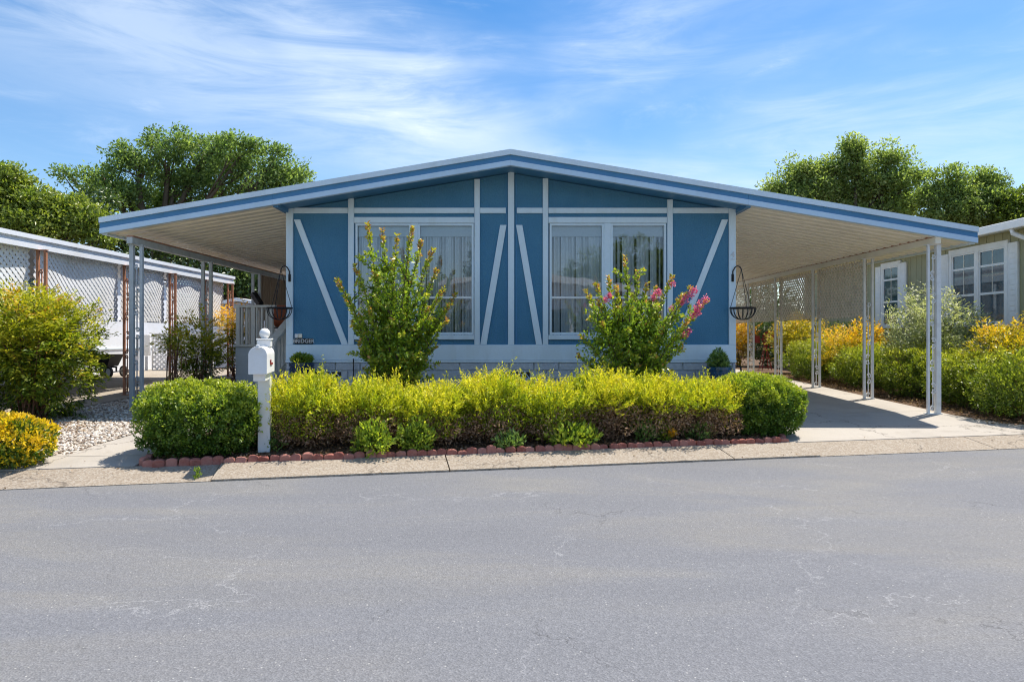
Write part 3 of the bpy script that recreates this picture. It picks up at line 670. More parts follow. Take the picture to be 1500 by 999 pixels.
# windows
def window(px0, px1, seed, label=None):
    random.seed(seed)
    x0, x1 = FX(px0), FX(px1); z0, z1 = FZ(489.8), FZ(328); zm = FZ(436)
    m = MB(); t = .030
    m.box(x0, x0 + t, WY - .018, WY + .06, z0, z1); m.box(x1 - t, x1, WY - .018, WY + .06, z0, z1)
    m.box(x0 + t, x1 - t, WY - .018, WY + .06, z1 - t, z1); m.box(x0 + t, x1 - t, WY - .018, WY + .06, z0, z0 + t)
    w = m.build('window', MT['trim'], house)
    MB().box(x0 + t, x1 - t, WY - .008, WY + .05, zm - .016, zm + .016).build('meeting_rail', MT['white'], w)
    for a, b, y in ((z0 + t, zm - .016, WY + .018), (zm + .016, z1 - t, WY + .030)):
        MB().add([(x0 + t, y, a), (x1 - t, y, a), (x1 - t, y, b), (x0 + t, y, b)], [(0, 1, 2, 3)]).build('pane', MT['glass'], w)
    # pleated curtain
    pts = []; x = x0 - .03
    while x < x1 + .03:
        pw = random.uniform(.040, .085); dp = random.uniform(.02, .09)
        pts += [(x, WY + .085), (x + pw * .30, WY + .085 + dp * .15), (x + pw * .5, WY + .085 + dp), (x + pw * .7, WY + .085 + dp)]; x += pw
    pts.append((x, WY + .085)); zt = z1 + .05; zb_ = z0 - .05
    vs = [(a, b, zt) for a, b in pts] + [(a, b, zb_) for a, b in pts]; n = len(pts)
    MB().add(vs, [(i, i + 1, i + 1 + n, i + n) for i in range(n - 1) if not (i % 4 == 3 and random.random() < .28)]).build('curtain', MT['curtain'], w)
    vz = FZ(346)
    v = MB().box(x0 + .005, x1 - .005, WY + .066, WY + .078, vz, z1 - .012); v.box(x0 + .005, x1 - .005, WY + .060, WY + .066, vz, vz + .045); v.box(x0 + .005, x1 - .005, WY + .060, WY + .066, vz + .085, vz + .092)
    v.build('valance', MT['valance'], w)
for i, (a, b) in enumerate(((521, 602.5), (612.5, 694), (805, 884.5), (894.5, 975.5))): window(a, b, 30 + i)
for a, b in ((602.6, 612.4), (884.6, 894.4)):
    MB().box(FX(a), FX(b), WY - .026, WY + .05, FZ(490.2), FZ(327.6)).build('mullion', MT['trim'], house, bevel=.004)
# the house number on the right corner board, a name plaque and a cream outlet cover
def text(name, body, loc, size, mat, parent, ext=.004, ax='CENTER'):
    c = bpy.data.curves.new(name, 'FONT'); c.body = body; c.size = size; c.extrude = ext; c.align_x = ax; c.align_y = 'CENTER'
    o = bpy.data.objects.new(name, c); COL.objects.link(o); o.rotation_euler = (R(90), 0, 0); c.materials.append(mat)
    if parent is not None: o.parent = parent; o.location = Vector(loc) - ORG[parent.name]
    else: o.location = loc
    bpy.context.view_layer.update()
    me = bpy.data.meshes.new_from_object(o.evaluated_get(bpy.context.evaluated_depsgraph_get()))
    loc_ = o.location.copy(); bpy.data.objects.remove(o); bpy.data.curves.remove(c)
    o = bpy.data.objects.new(name, me); COL.objects.link(o); o.rotation_euler = (R(90), 0, 0); o.location = loc_
    if parent is not None: o.parent = parent
    return o
hn = empty('house_number', (FX(1072), WY - .036, FZ(376)), 'small dark numeral 4 on the white right corner board', 'house number')
text('numeral', '4', (FX(1072), WY - .040, FZ(374)), .13, MT['siding_grey'], hn)
MB().box(FX(1069.2), FX(1074.8), WY - .044, WY - .035, FZ(381), FZ(380)).build('underline', MT['siding_grey'], hn)
pq = empty('name_plaque', (FX(445.5), WY - .002, FZ(503.5)), 'black name plaque with white letters low on the blue wall', 'sign')
MB().box(FX(432), FX(459), WY - .018, WY - .001, FZ(504), FZ(495.5)).build('board', MT['black'], pq, bevel=.004)
text('lettering', 'BRIDGER', (FX(445.5), WY - .020, FZ(499.8)), .078, MT['white'], pq, .002)
oc = empty('outlet_cover', (FX(438), WY - .002, FZ(494.5)), 'small cream double outlet cover above the black name plaque', 'outlet')
MB().box(FX(432.6), FX(437.2), WY - .03, WY - .001, FZ(495), FZ(489)).build('cover', MT['white'], oc, bevel=.004)
MB().box(FX(437.6), FX(443), WY - .022, WY - .001, FZ(495), FZ(489)).build('cover', MT['cream'], oc, bevel=.004)
MB().tube([(FX(519.5), WY - .08, gh(-2.3, 10)), (FX(519.5), WY - .08, FZ(525))], .009, 6).build('garden_stake', MT['black'], loc=None)
tag(bpy.data.objects['garden_stake'], 'thin black stake standing against the pale skirting', 'stake')

# ------------------------------------------------------------------ carports
def scroll(x, y, z, w, h, ax, flip=1):
    """S-scroll of bent rod between two tubes; ax = unit vector across the post"""
    pts = []
    r0 = w * .42
    for i in range(12):
        t = i / 11; a = -math.pi * 1.5 * (1 - t); r = r0 * (.25 + .75 * t)
        pts.append((math.sin(a) * r, h * .5 - r0 + math.cos(a) * r * 1.0))
    q = [(-a, -b) for a, b in pts[::-1]]
    pts = pts + q
    return [(x + ax[0] * a * flip, y + ax[1] * a * flip, z + b) for a, b in pts]
def post(parent, x, y, z0, z1, w0, w1, gap, mat, zs_, ax=(1, 0)):
    hx = gap / 2; m = MB()
    c0 = (x - ax[0] * hx, y - ax[1] * hx); c1 = (x + ax[0] * hx, y + ax[1] * hx)
    m.box(c0[0] - w0 / 2, c0[0] + w0 / 2, c0[1] - w0 / 2, c0[1] + w0 / 2, z0 + .008, z1); m.box(c1[0] - w1 / 2, c1[0] + w1 / 2, c1[1] - w1 / 2, c1[1] + w1 / 2, z0 + .008, z1)
    e = max(w0, w1) / 2 + .012
    m.box(min(c0[0], c1[0]) - e, max(c0[0], c1[0]) + e, min(c0[1], c1[1]) - e, max(c0[1], c1[1]) + e, z0 - .02, z0 + .010)
    m.box(min(c0[0], c1[0]) - e, max(c0[0], c1[0]) + e, min(c0[1], c1[1]) - e, max(c0[1], c1[1]) + e, z1 - .006, z1 + .004)
    p = m.build('post', mat, parent)
    for i, z in enumerate(zs_):
        s = MB().tube(scroll(x, y, z, gap - (w0 + w1) / 2 + .012, .30, ax, 1 if i % 2 else -1), .0095, 5)
        s.build('scroll', mat, p, smooth=True)
    return p
def corrugated(name, x0, x1, y0, y1, z0f, pitch, dep, mat, parent, th=.006):
    """sheet whose ribs run along x; z0f(x) gives its height"""
    prof = []; y = y0
    while y < y1:
        prof += [(y, 0), (y + pitch * .60, 0), (y + pitch * .70, dep), (y + pitch * .90, dep)]; y += pitch
    n = len(prof); m = MB(); vs = []
    for x in (x0, x1):
        for (yy, d) in prof: vs.append((x, yy, z0f(x) + d))
    for x in (x0, x1):
        for (yy, d) in prof: vs.append((x, yy, z0f(x) + d + th))
    fs = [(i, i + 1, i + 1 + n, i + n) for i in range(n - 1)] + [(2 * n + i, 3 * n + i, 3 * n + i + 1, 2 * n + i + 1) for i in range(n - 1)]
    fs += [(n + i, n + i + 1, 3 * n + i + 1, 3 * n + i) for i in range(n - 1)] + [(i, 2 * n + i, 2 * n + i + 1, i + 1) for i in range(n - 1)]
    return m.add(vs, fs).build(name, mat, parent)
def lattice(parent, name, mat, A, Bv, z0, z1, sp, w, th, bow=None, nrm=(1, 0, 0), frame=None):
    """diagonal lattice of crossing slats between plan points A and B; bow(s, z) pushes it along nrm"""
    A = np.array(A); Bv = np.array(Bv); Lh = np.linalg.norm(Bv - A); dr = (Bv - A) / Lh; H = z1 - z0; nrm = np.array(nrm)
    V = []; F = []
    def emit(s0, t0, s1, t1, layer, flip):
        n = max(2, int(abs(s1 - s0) / .12) + 1); ln = math.hypot(s1 - s0, t1 - t0); ox, oz = -(t1 - t0) / ln * w / 2, (s1 - s0) / ln * w / 2; b = len(V)
        for i in range(n):
            f = i / (n - 1); s = s0 + (s1 - s0) * f; t = t0 + (t1 - t0) * f
            for k in (-1, 1):
                ss, tt = s + ox * k, t + oz * k; off = (bow(ss, tt / H) if bow else 0) + layer
                for q in (0, th):
                    p = A + dr * ss; V.append((p[0] + nrm[0] * (off + q), p[1] + nrm[1] * (off + q), z0 + tt))
        for i in range(n - 1):
            a = b + i * 4; c = a + 4
            F.extend([(a, c, c + 2, a + 2), (a + 1, a + 3, c + 3, c + 1), (a, a + 1, c + 1, c), (a + 2, c + 2, c + 3, a + 3)])
    k = -H
    while k < Lh:
        for flip in (0, 1):
            s0, t0, s1, t1 = k, 0., k + H, H
            if s0 < 0: t0 = -s0; s0 = 0
            if s1 > Lh: t1 -= s1 - Lh; s1 = Lh
            if s1 - s0 > .02:
                if flip: emit(s0, H - t0, s1, H - t1, th * 1.02, 1)
                else: emit(s0, t0, s1, t1, 0, 0)
        k += sp * 1.4142
    return MB().add(V, F).build(name, mat, parent, kind='stuff')

# left carport
LCX, LBX = -5.72, -5.34
cl = empty('carport', (LBX, 9.65, gh(LBX, 9.65)), 'left carport awning with cream ribbed underside on grey scrolled posts', 'carport')
fascia(LCX, -3.322, cl)
def zl(x): return zr(x) - .215
corrugated('awning_roof', LCX + .02, -3.33, FY + .032, 20.0, zl, .22, .045, MT['cream'], cl)
zb = CAMZ + 1.36
MB().box(LBX - .045, LBX + .047, FY + .04, 20, zb + .0015, zb + .022).build('flashing', MT['rust_post'], cl)
MB().box(LBX - .04, LBX + .04, FY + .03, 20, zb - .09, zb).build('beam', MT['post_grey'], cl)
MB().box(LCX + .0, LCX + .06, FY + .03, 20, zr(LCX) - .23, zr(LCX) - .08).build('gutter', MT['fascia_white'], cl)
for y, w0, w1, zz in ((9.72, .056, .042, (.22, .54, .9, 1.24, 1.56, 1.9)), (11.95, .05, .05, (.5, .82, 1.14, 1.46, 1.8)), (14.25, .05, .05, (.6, 1.1, 1.7)), (16.6, .05, .05, (.6, 1.1, 1.7))):
    z0 = gh(LBX, y) + (.02 if y < 11 else .0)
    post(cl, LBX, y, z0, zb - .094, w0, w1, .135, MT['post_grey'] if y > 10 else paint('blue_grey_post_paint', (.50, .55, .60), .4, .1, 8), [z0 + q for q in zz])
ft = MB().lathe([(.16, 0), (.15, .10), (.11, .2), (.085, .34), (.08, .36)], (LBX, 11.95, gh(LBX, 11.95)), 12); ft.build('footing', MT['old_concrete'], cl)
def ribbed_panel(parent, x, y0, y1, z0, z1, pitch, dep, mat, name):
    pts = []; y = y0
    while y < y1: pts += [(y, 0), (y + pitch * .55, 0), (y + pitch * .65, dep), (y + pitch * .9, dep)]; y += pitch
    n = len(pts); vs = [(x + d, yy, z0) for yy, d in pts] + [(x + d, yy, z1) for yy, d in pts] + [(x + d - .006, yy, z0) for yy, d in pts] + [(x + d - .006, yy, z1) for yy, d in pts]
    fs = [(i, i + 1, i + 1 + n, i + n) for i in range(n - 1)] + [(2 * n + i, 3 * n + i, 3 * n + i + 1, 2 * n + i + 1) for i in range(n - 1)]
    return MB().add(vs, fs).build(name, mat, parent)
ribbed_panel(cl, LBX, 14.4, 19.9, CAMZ + .30, zb - .095, .11, .02, MT['beige_panel'], 'privacy_panel')
# right carport
RCX, RBX = 6.46, 5.95
cr_ = empty('carport', (RBX, 9.65, gh(RBX, 9.65)), 'right carport awning over the driveway with white posts and lattice screen', 'carport')
fascia(3.282, RCX, cr_)
corrugated('awning_roof', 3.29, RCX - .02, FY + .032, 20.0, zl, .22, .045, MT['cream'], cr_)
zbr = CAMZ + 1.36
MB().box(RBX - .047, RBX + .045, FY + .04, 20, zbr + .0015, zbr + .022).build('flashing', MT['rust_post'], cr_)
MB().box(RBX - .04, RBX + .04, FY + .03, 20, zbr - .09, zbr).build('beam', MT['cream'], cr_)
MB().box(RCX - .06, RCX, FY + .03, 20, zr(RCX) - .23, zr(RCX) - .08).build('gutter', MT['fascia_white'], cr_)
for i, y in enumerate((9.65, 11.4, 13.35, 15.25, 17.0, 18.8)):
    z0 = gh(RBX, y) + .012
    post(cr_, RBX, y, z0, zbr - .094, .032 if i == 0 else .036, .062 if i == 0 else .036, .135, MT['post_white'], [z0 + q for q in ((.2, .52, .84, 1.16, 1.48, 1.8, 2.1) if i == 0 else (.18, .50, .82, 1.14, 1.46))])
for y0, y1 in ((11.44, 13.30), (13.40, 15.20), (15.30, 16.95), (17.05, 18.75)):
    lattice(cr_, 'lattice_screen', MT['screen'], (RBX - .01, y0), (RBX - .01, y1), CAMZ + .30, zbr - .10, .074, .036, .005)

# ------------------------------------------------------------------ left neighbour
nl = empty('carport', (-6.55, 11.4, gh(-6.5, 11.4)), 'white flat-roofed neighbouring carport with lattice panels and rust brown posts', 'carport')
NX = -6.5
m = MB().prism([(NX - .02, CAMZ + 1.16), (NX + .035, CAMZ + 1.16), (NX + .035, CAMZ + 1.225), (NX + .008, CAMZ + 1.235), (NX + .008, CAMZ + 1.265), (NX + .055, CAMZ + 1.285), (NX + .055, CAMZ + 1.345), (NX - .02, CAMZ + 1.345)], 6.6, 15.9); m.build('fascia', MT['wall_white'], nl)
MB().prism([(NX - 3.2, CAMZ + 1.44), (NX - 3.2, CAMZ + 1.36), (NX - .03, CAMZ + 1.20), (NX - .03, CAMZ + 1.28)], 6.6, 15.88).build('roof', MT['wall_white'], nl)
posts_y = [7.55, 9.35, 11.43, 12.95, 14.5, 15.6]
for y in posts_y:
    z0 = gh(NX, y) + .02
    post(nl, NX + .06, y, z0, CAMZ + 1.155, .034, .034, .105, MT['rust_post'], [z0 + q for q in (.2, .52, .84, 1.16, 1.48, 1.80)])
for i, (a, b) in enumerate(zip(posts_y, posts_y[1:])):
    Lh = b - a - .1; amp = (.03, .04, .05, .035, .02)[i]
    def bow(s, t, Lh=Lh, amp=amp, ph=i): return amp * math.sin(math.pi * s / Lh) * math.sin(2 * math.pi * s / Lh + 1.2 * ph + .6) * (.5 + .5 * t)
    lattice(nl, 'lattice_panel', MT['lattice_white'], (NX - .085, a + .05), (NX - .085, b - .05), CAMZ + .24, CAMZ + 1.19, .068, .043, .006, bow)
    MB().box(NX - .11, NX - .075, a + .05, b - .05, CAMZ + .215, CAMZ + .238).build('lattice_rail', MT['lattice_white'], nl)
nh = empty('neighbor_house', (-9.8, 13, .3), 'white panelled house side wall behind the lattice carport', 'house')
MB().box(-13, -9.75, 4, 20, .2, CAMZ + .38).build('lower_wall', MT['wall_white'], nh)
MB().box(-13, -9.80, 4, 20, CAMZ + .382, CAMZ + 1.5).build('wall', MT['wall_white'], nh)
MB().box(-9.75, -9.72, 4, 20, CAMZ - .36, CAMZ - .33).build('trim_strip', MT['fascia_white'], nh)
MB().prism([(-13.5, 2.75), (-9.6, 2.75), (-11.5, 3.0)], 4, 20.4).build('roof', MT['wall_white'], nh)
for y in (13.2, 15.4, 17.4):
    w = MB().box(-9.80, -9.76, y, y + 1.1, CAMZ + .40, CAMZ + 1.2).build('window', MT['white'], nh); MB().box(-9.762, -9.752, y + .06, y + 1.04, CAMZ + .46, CAMZ + 1.14).build('pane', MT['dark_glass'], w)
mb_ = empty('meter_box', (-9.72, 18.0, .9), 'small white electric meter box mounted beside the lattice gate', 'meter box')
MB().box(-9.72, -9.45, 17.80, 17.86, CAMZ - .55, CAMZ + .0).build('box', MT['white'], mb_, bevel=.01)
MB().tube([(-9.55, 17.83, .3), (-9.55, 17.83, CAMZ - .56)], .035, 8).build('conduit', MT['siding_grey'], mb_)
gt = empty('lattice_gate', (-8.9, 18.0, .34), 'white lattice gate closing the back of the neighbouring carport', 'gate')
lattice(gt, 'lattice_panel', MT['lattice_white'], (-9.45, 18.0), (-7.9, 18.0), .36, CAMZ + .02, .09, .045, .006, None, (0, -1, 0))
for z in (.36, CAMZ + .0): MB().box(-9.47, -7.88, 17.985, 18.02, z - .02, z + .02).build('rail', MT['white'], gt)
for x in (-9.47, -8.7, -7.9): MB().box(x - .02, x + .02, 17.98, 18.022, .34, CAMZ + .03).build('stile', MT['white'], gt)
pf = empty('fence', (-8.4, 19.6, .35), 'pale blue panel fence standing behind the lattice gate', 'fence')
for i in range(7):
    MB().box(-11.2 + i * .8, -10.43 + i * .8, 19.6, 19.64, .3, CAMZ + .42).build('panel', MT['wall_white'], pf)
for i in range(8): MB().box(-11.24 + i * .8, -11.19 + i * .8, 19.57, 19.66, .3, CAMZ + .46).build('post', MT['white'], pf)
sh = empty('shed', (-7.9, 21.5, .35), 'small grey shed with a low white edged gable roof', 'shed')
MB().prism([(-9.3, .3), (-6.9, .3), (-6.9, CAMZ + .72), (-8.25, CAMZ + .98), (-9.3, CAMZ + .75)], 20.6, 22.5).build('wall', MT['shed'], sh)
for a, b in (((-9.45, CAMZ + .74), (-8.25, CAMZ + 1.0)), ((-8.25, CAMZ + 1.0), (-6.75, CAMZ + .72))):
    MB().prism([(a[0], a[1]), (b[0], b[1]), (b[0], b[1] + .10), (a[0], a[1] + .10)], 20.4, 22.7).build('roof', MT['white'], sh)
dr = MB().box(-8.6, -7.9, 20.57, 20.598, .35, CAMZ + .55).build('door', MT['shed'], sh)
for x in (-8.63, -7.9): MB().box(x, x + .04, 20.55, 20.6, .35, CAMZ + .58).build('door_frame', MT['white'], dr)
# garden cart
ct = empty('garden_cart', (-9.0, 15.3, gh(-9, 15.3) + .02), 'black garden dump cart with small wheels under the lattice carport', 'cart')
cz = gh(-9, 15.3) + .02
m = MB().add([(-9.45, 15.0, cz + .28), (-8.75, 15.0, cz + .28), (-8.75, 15.55, cz + .28), (-9.45, 15.55, cz + .28), (-9.6, 14.92, cz + .58), (-8.58, 14.92, cz + .58), (-8.58, 15.63, cz + .58), (-9.6, 15.63, cz + .58),
              (-9.42, 15.02, cz + .31), (-8.78, 15.02, cz + .31), (-8.78, 15.53, cz + .31), (-9.42, 15.53, cz + .31), (-9.56, 14.95, cz + .58), (-8.62, 14.95, cz + .58), (-8.62, 15.60, cz + .58), (-9.56, 15.60, cz + .58)],
             [(3, 2, 1, 0), (0, 1, 5, 4), (1, 2, 6, 5), (2, 3, 7, 6), (3, 0, 4, 7), (8, 9, 10, 11), (8, 12, 13, 9), (9, 13, 14, 10), (10, 14, 15, 11), (11, 15, 12, 8), (4, 5, 13, 12), (5, 6, 14, 13), (6, 7, 15, 14), (7, 4, 12, 15)])
m.build('tub', MT['rubber'], ct)
m = MB().bar((-9.4, 15.28, cz + .26), (-8.6, 15.28, cz + .26), .06, .04); m.tube([(-8.62, 14.9, cz + .14), (-8.62, 15.66, cz + .14)], .015, 6); m.tube([(-9.4, 14.9, cz + .14), (-9.4, 15.66, cz + .14)], .015, 6); m.bar((-8.62, 15.28, cz + .13), (-8.62, 15.28, cz + .27), .05, .03, (0, 1, 0)); m.bar((-9.4, 15.28, cz + .13), (-9.4, 15.28, cz + .27), .05, .03, (0, 1, 0))
m.build('chassis', MT['black'], ct)
for x in (-8.62, -9.4):
    for y in (14.9, 15.66):
        n = 14; w = MB(); vs = []
        for s, r in ((-.045, .10), (-.045, .14), (.045, .14), (.045, .10)):
            for k in range(n): vs.append((x + r * math.cos(6.2832 * k / n), y + s, cz + .14 + r * math.sin(6.2832 * k / n)))
        w.add(vs, [(i * n + k, i * n + (k + 1) % n, ((i + 1) % 4) * n + (k + 1) % n, ((i + 1) % 4) * n + k) for i in range(4) for k in range(n)])
        wo = w.build('wheel', MT['rubber'], ct, smooth=False)
        h = MB(); h.tube([(x, y - .03, cz + .14), (x, y + .03, cz + .14)], .102, 12); h.build('hub', MT['siding_grey'], wo)

ct.location.x = -9.08; ct.scale = (.58, .75, .88)
# ------------------------------------------------------------------ right neighbour
nr = empty('neighbor_house', (9.0, 13, .3), 'olive green house with white shuttered windows on the right', 'house')
EZ = CAMZ + 1.92
opens = [(12.42, 13.92, CAMZ + .22, CAMZ + 1.60, 2), (15.85, 16.50, CAMZ + .22, CAMZ + 1.60, 1)]
y = 7.0; boards = MB()
# grooved vertical siding: each panel board proud of the joint behind it
MB().box(9.03, 9.2, 7.0, 21, .2, EZ - .02).build('wall', MT['olive'], nr)
yb = 7.0; bw = .205
while yb < 21:
    MB().box(9.0, 9.0285, yb + .006, min(21, yb + bw) - .006, .75, EZ - .03).build('board', MT['olive'], nr); yb += bw
MB().box(8.98, 9.03, 7.0, 21, .3, .745).build('skirting', MT['shed'], nr)
MB().prism([(8.62, EZ + .03), (8.70, EZ - .02), (14.2, EZ + .95), (14.2, EZ + 1.1)], 6.5, 21.4).build('roof', MT['roof_dark'], nr)
MB().box(8.60, 8.72, 6.5, 21.4, EZ - .10, EZ + .045).build('gutter', MT['white'], nr, bevel=.01)
MB().box(8.73, 9.02, 6.5, 21.4, EZ - .055, EZ - .032).build('eave_soffit', MT['white'], nr)
MB().tube([(8.66, 11.83, EZ - .08), (8.67, 11.82, EZ - .17), (8.93, 11.66, EZ - .33), (8.955, 11.64, EZ - .45), (8.955, 11.64, .5)], .042, 8).build('downspout', MT['white'], nr, smooth=True)
for (y0, y1, z0, z1, nu) in opens:
    m = MB(); t = .085
    m.box(8.955, 9.0, y0 - t, y1 + t, z1, z1 + .11); m.box(8.955, 9.0, y0 - t, y1 + t, z0 - .07, z0); m.box(8.957, 9.0, y0 - t, y0, z0, z1); m.box(8.957, 9.0, y1, y1 + t, z0, z1)
    if nu == 2: m.box(8.957, 9.0, (y0 + y1) / 2 - .055, (y0 + y1) / 2 + .055, z0, z1)
    w = m.build('window', MT['white'], nr)
    cells = [(y0, y1)] if nu == 1 else [(y0, (y0 + y1) / 2 - .055), ((y0 + y1) / 2 + .055, y1)]
    H = z1 - z0
    for a, b in cells:
        MB().box(8.985, 8.997, a + .03, b - .03, z0 + .03, z1 - .03).build('pane', MT['dark_glass'], w)
        mm = MB()
        for zz in (z0 + H * .40, z0 + H * .78): mm.box(8.970, 8.9845, a + .03, b - .03, zz - .022, zz + .022)
        mm.box(8.968, 8.9845, a, a + .03, z0, z1); mm.box(8.968, 8.9845, b - .03, b, z0, z1); mm.box(8.968, 8.9845, a + .03, b - .03, z0, z0 + .03); mm.box(8.968, 8.9845, a + .03, b - .03, z1 - .03, z1)
        mm.build('sash', MT['white'], w, kind='stuff')
        c = MB().box(8.9805, 8.9842, (a + b) / 2 - .008, (a + b) / 2 + .008, z0 + H * .42, z1 - .03); c.build('muntin', MT['cream'], w)
    for a, b in ((y0 - t - .24, y0 - t - .012), (y1 + t + .012, y1 + t + .24)):
        s = MB().box(8.95, 8.998, a, b, z0 - .07, z1 + .05).build('shutter', MT['white'], nr, bevel=.006)
        for k in range(14):
            zz = z0 + (H - .06) * (k + .5) / 14
            MB().add([(8.945, a + .05, zz - .035), (8.945, b - .05, zz - .035), (8.949, b - .05, zz + .04), (8.949, a + .05, zz + .04), (8.9495, a + .05, zz - .036), (8.9495, b - .05, zz - .036)], [(0, 3, 2, 1), (0, 1, 5, 4)]).build('slat', MT['white'], s)

# ------------------------------------------------------------------ porch
po = empty('porch', (-4.1, 11.6, gh(-4, 11.6)), 'grey wooden porch with railing and stairs beside the blue house', 'porch')
zg = gh(-4, 11.6); zd = CAMZ - .20
k = 0; z = zg - .02
while z < zd - .02:
    zz = min(z + .080, zd - .012)
    MB().add([(-4.70, 11.60, z), (-4.08, 11.60, z), (-4.08, 11.612, zz), (-4.70, 11.612, zz), (-4.70, 11.64, z), (-4.08, 11.64, z), (-4.08, 11.64, zz), (-4.70, 11.64, zz)],
             [(0, 1, 2, 3), (5, 4, 7, 6), (1, 5, 6, 2), (4, 0, 3, 7), (3, 2, 6, 7), (4, 5, 1, 0)]).build('board', MT['siding_grey'], po); z += .078
MB().box(-4.73, -3.32, 11.56, 14.6, zd - .010, zd + .03).build('deck', MT['grey_wood'], po, bevel=.004)
MB().box(-4.69, -4.66, 11.65, 14.55, zg - .02, zd - .012).build('side_skirt', MT['siding_grey'], po)
for x in (-4.66, -4.40, -4.10): MB().box(x - .03, x + .03, 11.60, 11.66, zd + .031, zd + .66).build('rail_post', MT['grey_wood'], po)
MB().box(-4.72, -4.02, 11.59, 11.67, zd + .662, zd + .70).build('top_rail', MT['grey_wood'], po)
for x in np.arange(-4.60, -4.15, .085): MB().box(x - .014, x + .014, 11.615, 11.645, zd + .031, zd + .661).build('baluster', MT['grey_wood'], po)
for y in np.arange(11.8, 14.5, .16): MB().box(-4.675, -4.645, y - .015, y + .015, zd + .031, zd + .661).build('baluster', MT['grey_wood'], po)
MB().box(-4.70, -4.62, 11.68, 14.55, zd + .662, zd + .70).build('top_rail', MT['grey_wood'], po)
for i in range(5):
    y1 = 11.58 - i * .26; zt = zd - .155 * (i + 1)
    if zt > zg: MB().box(-4.06, -3.36, y1 - .27, y1 - .002, zg - .02, zt).build('stair', MT['grey_wood'], po, bevel=.006)
MB().box(-3.76, -3.66, 10.52, 10.62, zg - .05, CAMZ - .16).build('newel_post', MT['grey_wood'], po, bevel=.006)
MB().bar((-3.71, 10.50, CAMZ - .14), (-3.71, 11.62, CAMZ + .33), .13, .06).build('handrail', MT['grey_wood'], po)
MB().bar((-3.71, 10.64, CAMZ - .72), (-3.71, 11.62, CAMZ - .20), .05, .05).build('lower_rail', MT['grey_wood'], po)
for i in range(6):
    yy = 10.72 + i * .16; f = (yy - 10.5) / 1.12
    MB().box(-3.73, -3.69, yy - .02, yy + .02, CAMZ - .74 + f * .50, CAMZ - .16 + f * .46).build('baluster', MT['grey_wood'], po)
tp = empty('flower_pot', (-4.28, 12.3, zd + .25), 'round terracotta pot on a small stand behind the porch railing', 'pot')
MB().lathe([(.13, 0), (.21, .12), (.23, .26), (.21, .34), (.235, .35), (.235, .39), (.19, .39), (.17, .3)], (-4.12, 12.3, zd + .33), 20).build('pot', MT['terracotta'], tp, smooth=True)
m = MB()
for a in range(3): m.bar((-4.12 + .2 * math.cos(a * 2.1), 12.3 + .2 * math.sin(a * 2.1), zd + .03), (-4.12 + .12 * math.cos(a * 2.1), 12.3 + .12 * math.sin(a * 2.1), zd + .33), .02, .02)
m.lathe([(.2, 0), (.2, .015)], (-4.12, 12.3, zd + .31), 16); m.build('stand', MT['black'], tp)
lp = empty('spotlight', P(380, 437, 14.2), 'black floodlight clamped to a carport post by the porch', 'lamp')
c = P(380, 437, 14.15); MB().bar(c + Vector((-.12, -.02, .1)), c + Vector((.06, -.10, -.14)), .13, .10).build('housing', MT['black'], lp, bevel=.01)
MB().bar((LBX, 14.2, c.z + .05), c, .03, .03).build('bracket', MT['black'], lp)

# ------------------------------------------------------------------ hanging baskets
def basket(px, label, blabel, s):
    xb = FX(px); zt = FZ(388)
    b = empty('plant_bracket', (xb, WY - .036, FZ(400)), blabel, 'bracket', 'plant brackets on the corner boards')
    pts = []
    for i in range(12):
        t = i / 11; an = math.pi * t
        pts.append((xb - s * (.01 + .040 * (1 - math.cos(an))), WY - .05 - .10 * t, FZ(397) + .06 * math.sin(an)))
    m = MB().tube([(xb, WY - .045, FZ(412)), (xb, WY - .045, FZ(404))] + [(xb, WY - .045, FZ(398))] + pts[1:], .009, 6)
    m.build('hook', MT['black'], b, smooth=True); MB().box(xb - .018, xb + .018, WY - .044, WY - .0345, FZ(413), FZ(402)).build('plate', MT['black'], b)
    tip = Vector(pts[-1])
    cx, cy = tip.x, tip.y - .06; zrim = FZ(452) - .0; e = empty('hanging_basket', (cx, cy, zrim - .16), label, 'basket', 'empty hanging baskets')
    r = .175; rim = [(cx + r * math.cos(6.2832 * i / 24), cy + r * math.sin(6.2832 * i / 24), zrim) for i in range(25)]
    MB().tube(rim, .011, 6).build('rim', MT['black'], e, smooth=True)
    for i in range(8):
        a = math.pi * i / 8 + .1; rib = []
        for j in range(13):
            t = math.pi * j / 12; rib.append((cx + r * math.cos(t) * math.cos(a), cy + r * math.cos(t) * math.sin(a), zrim - .17 * math.sin(t) ** .8))
        MB().tube(rib, .0050, 5).build('rib', MT['black'], e, smooth=True)
    for i in range(3):
        a = 2.094 * i + .5; MB().tube([(cx + r * math.cos(a), cy + r * math.sin(a), zrim), (tip.x, tip.y, tip.z + .005)], .0045, 5).build('chain', MT['black'], e)
basket(425.5, 'empty black wire hanging basket by the porch, left of the house', 'curved black plant hook on the left corner board', 1)
basket(1072, 'empty black wire hanging basket on the driveway side of the house', 'curved black plant hook on the right corner board', -1)

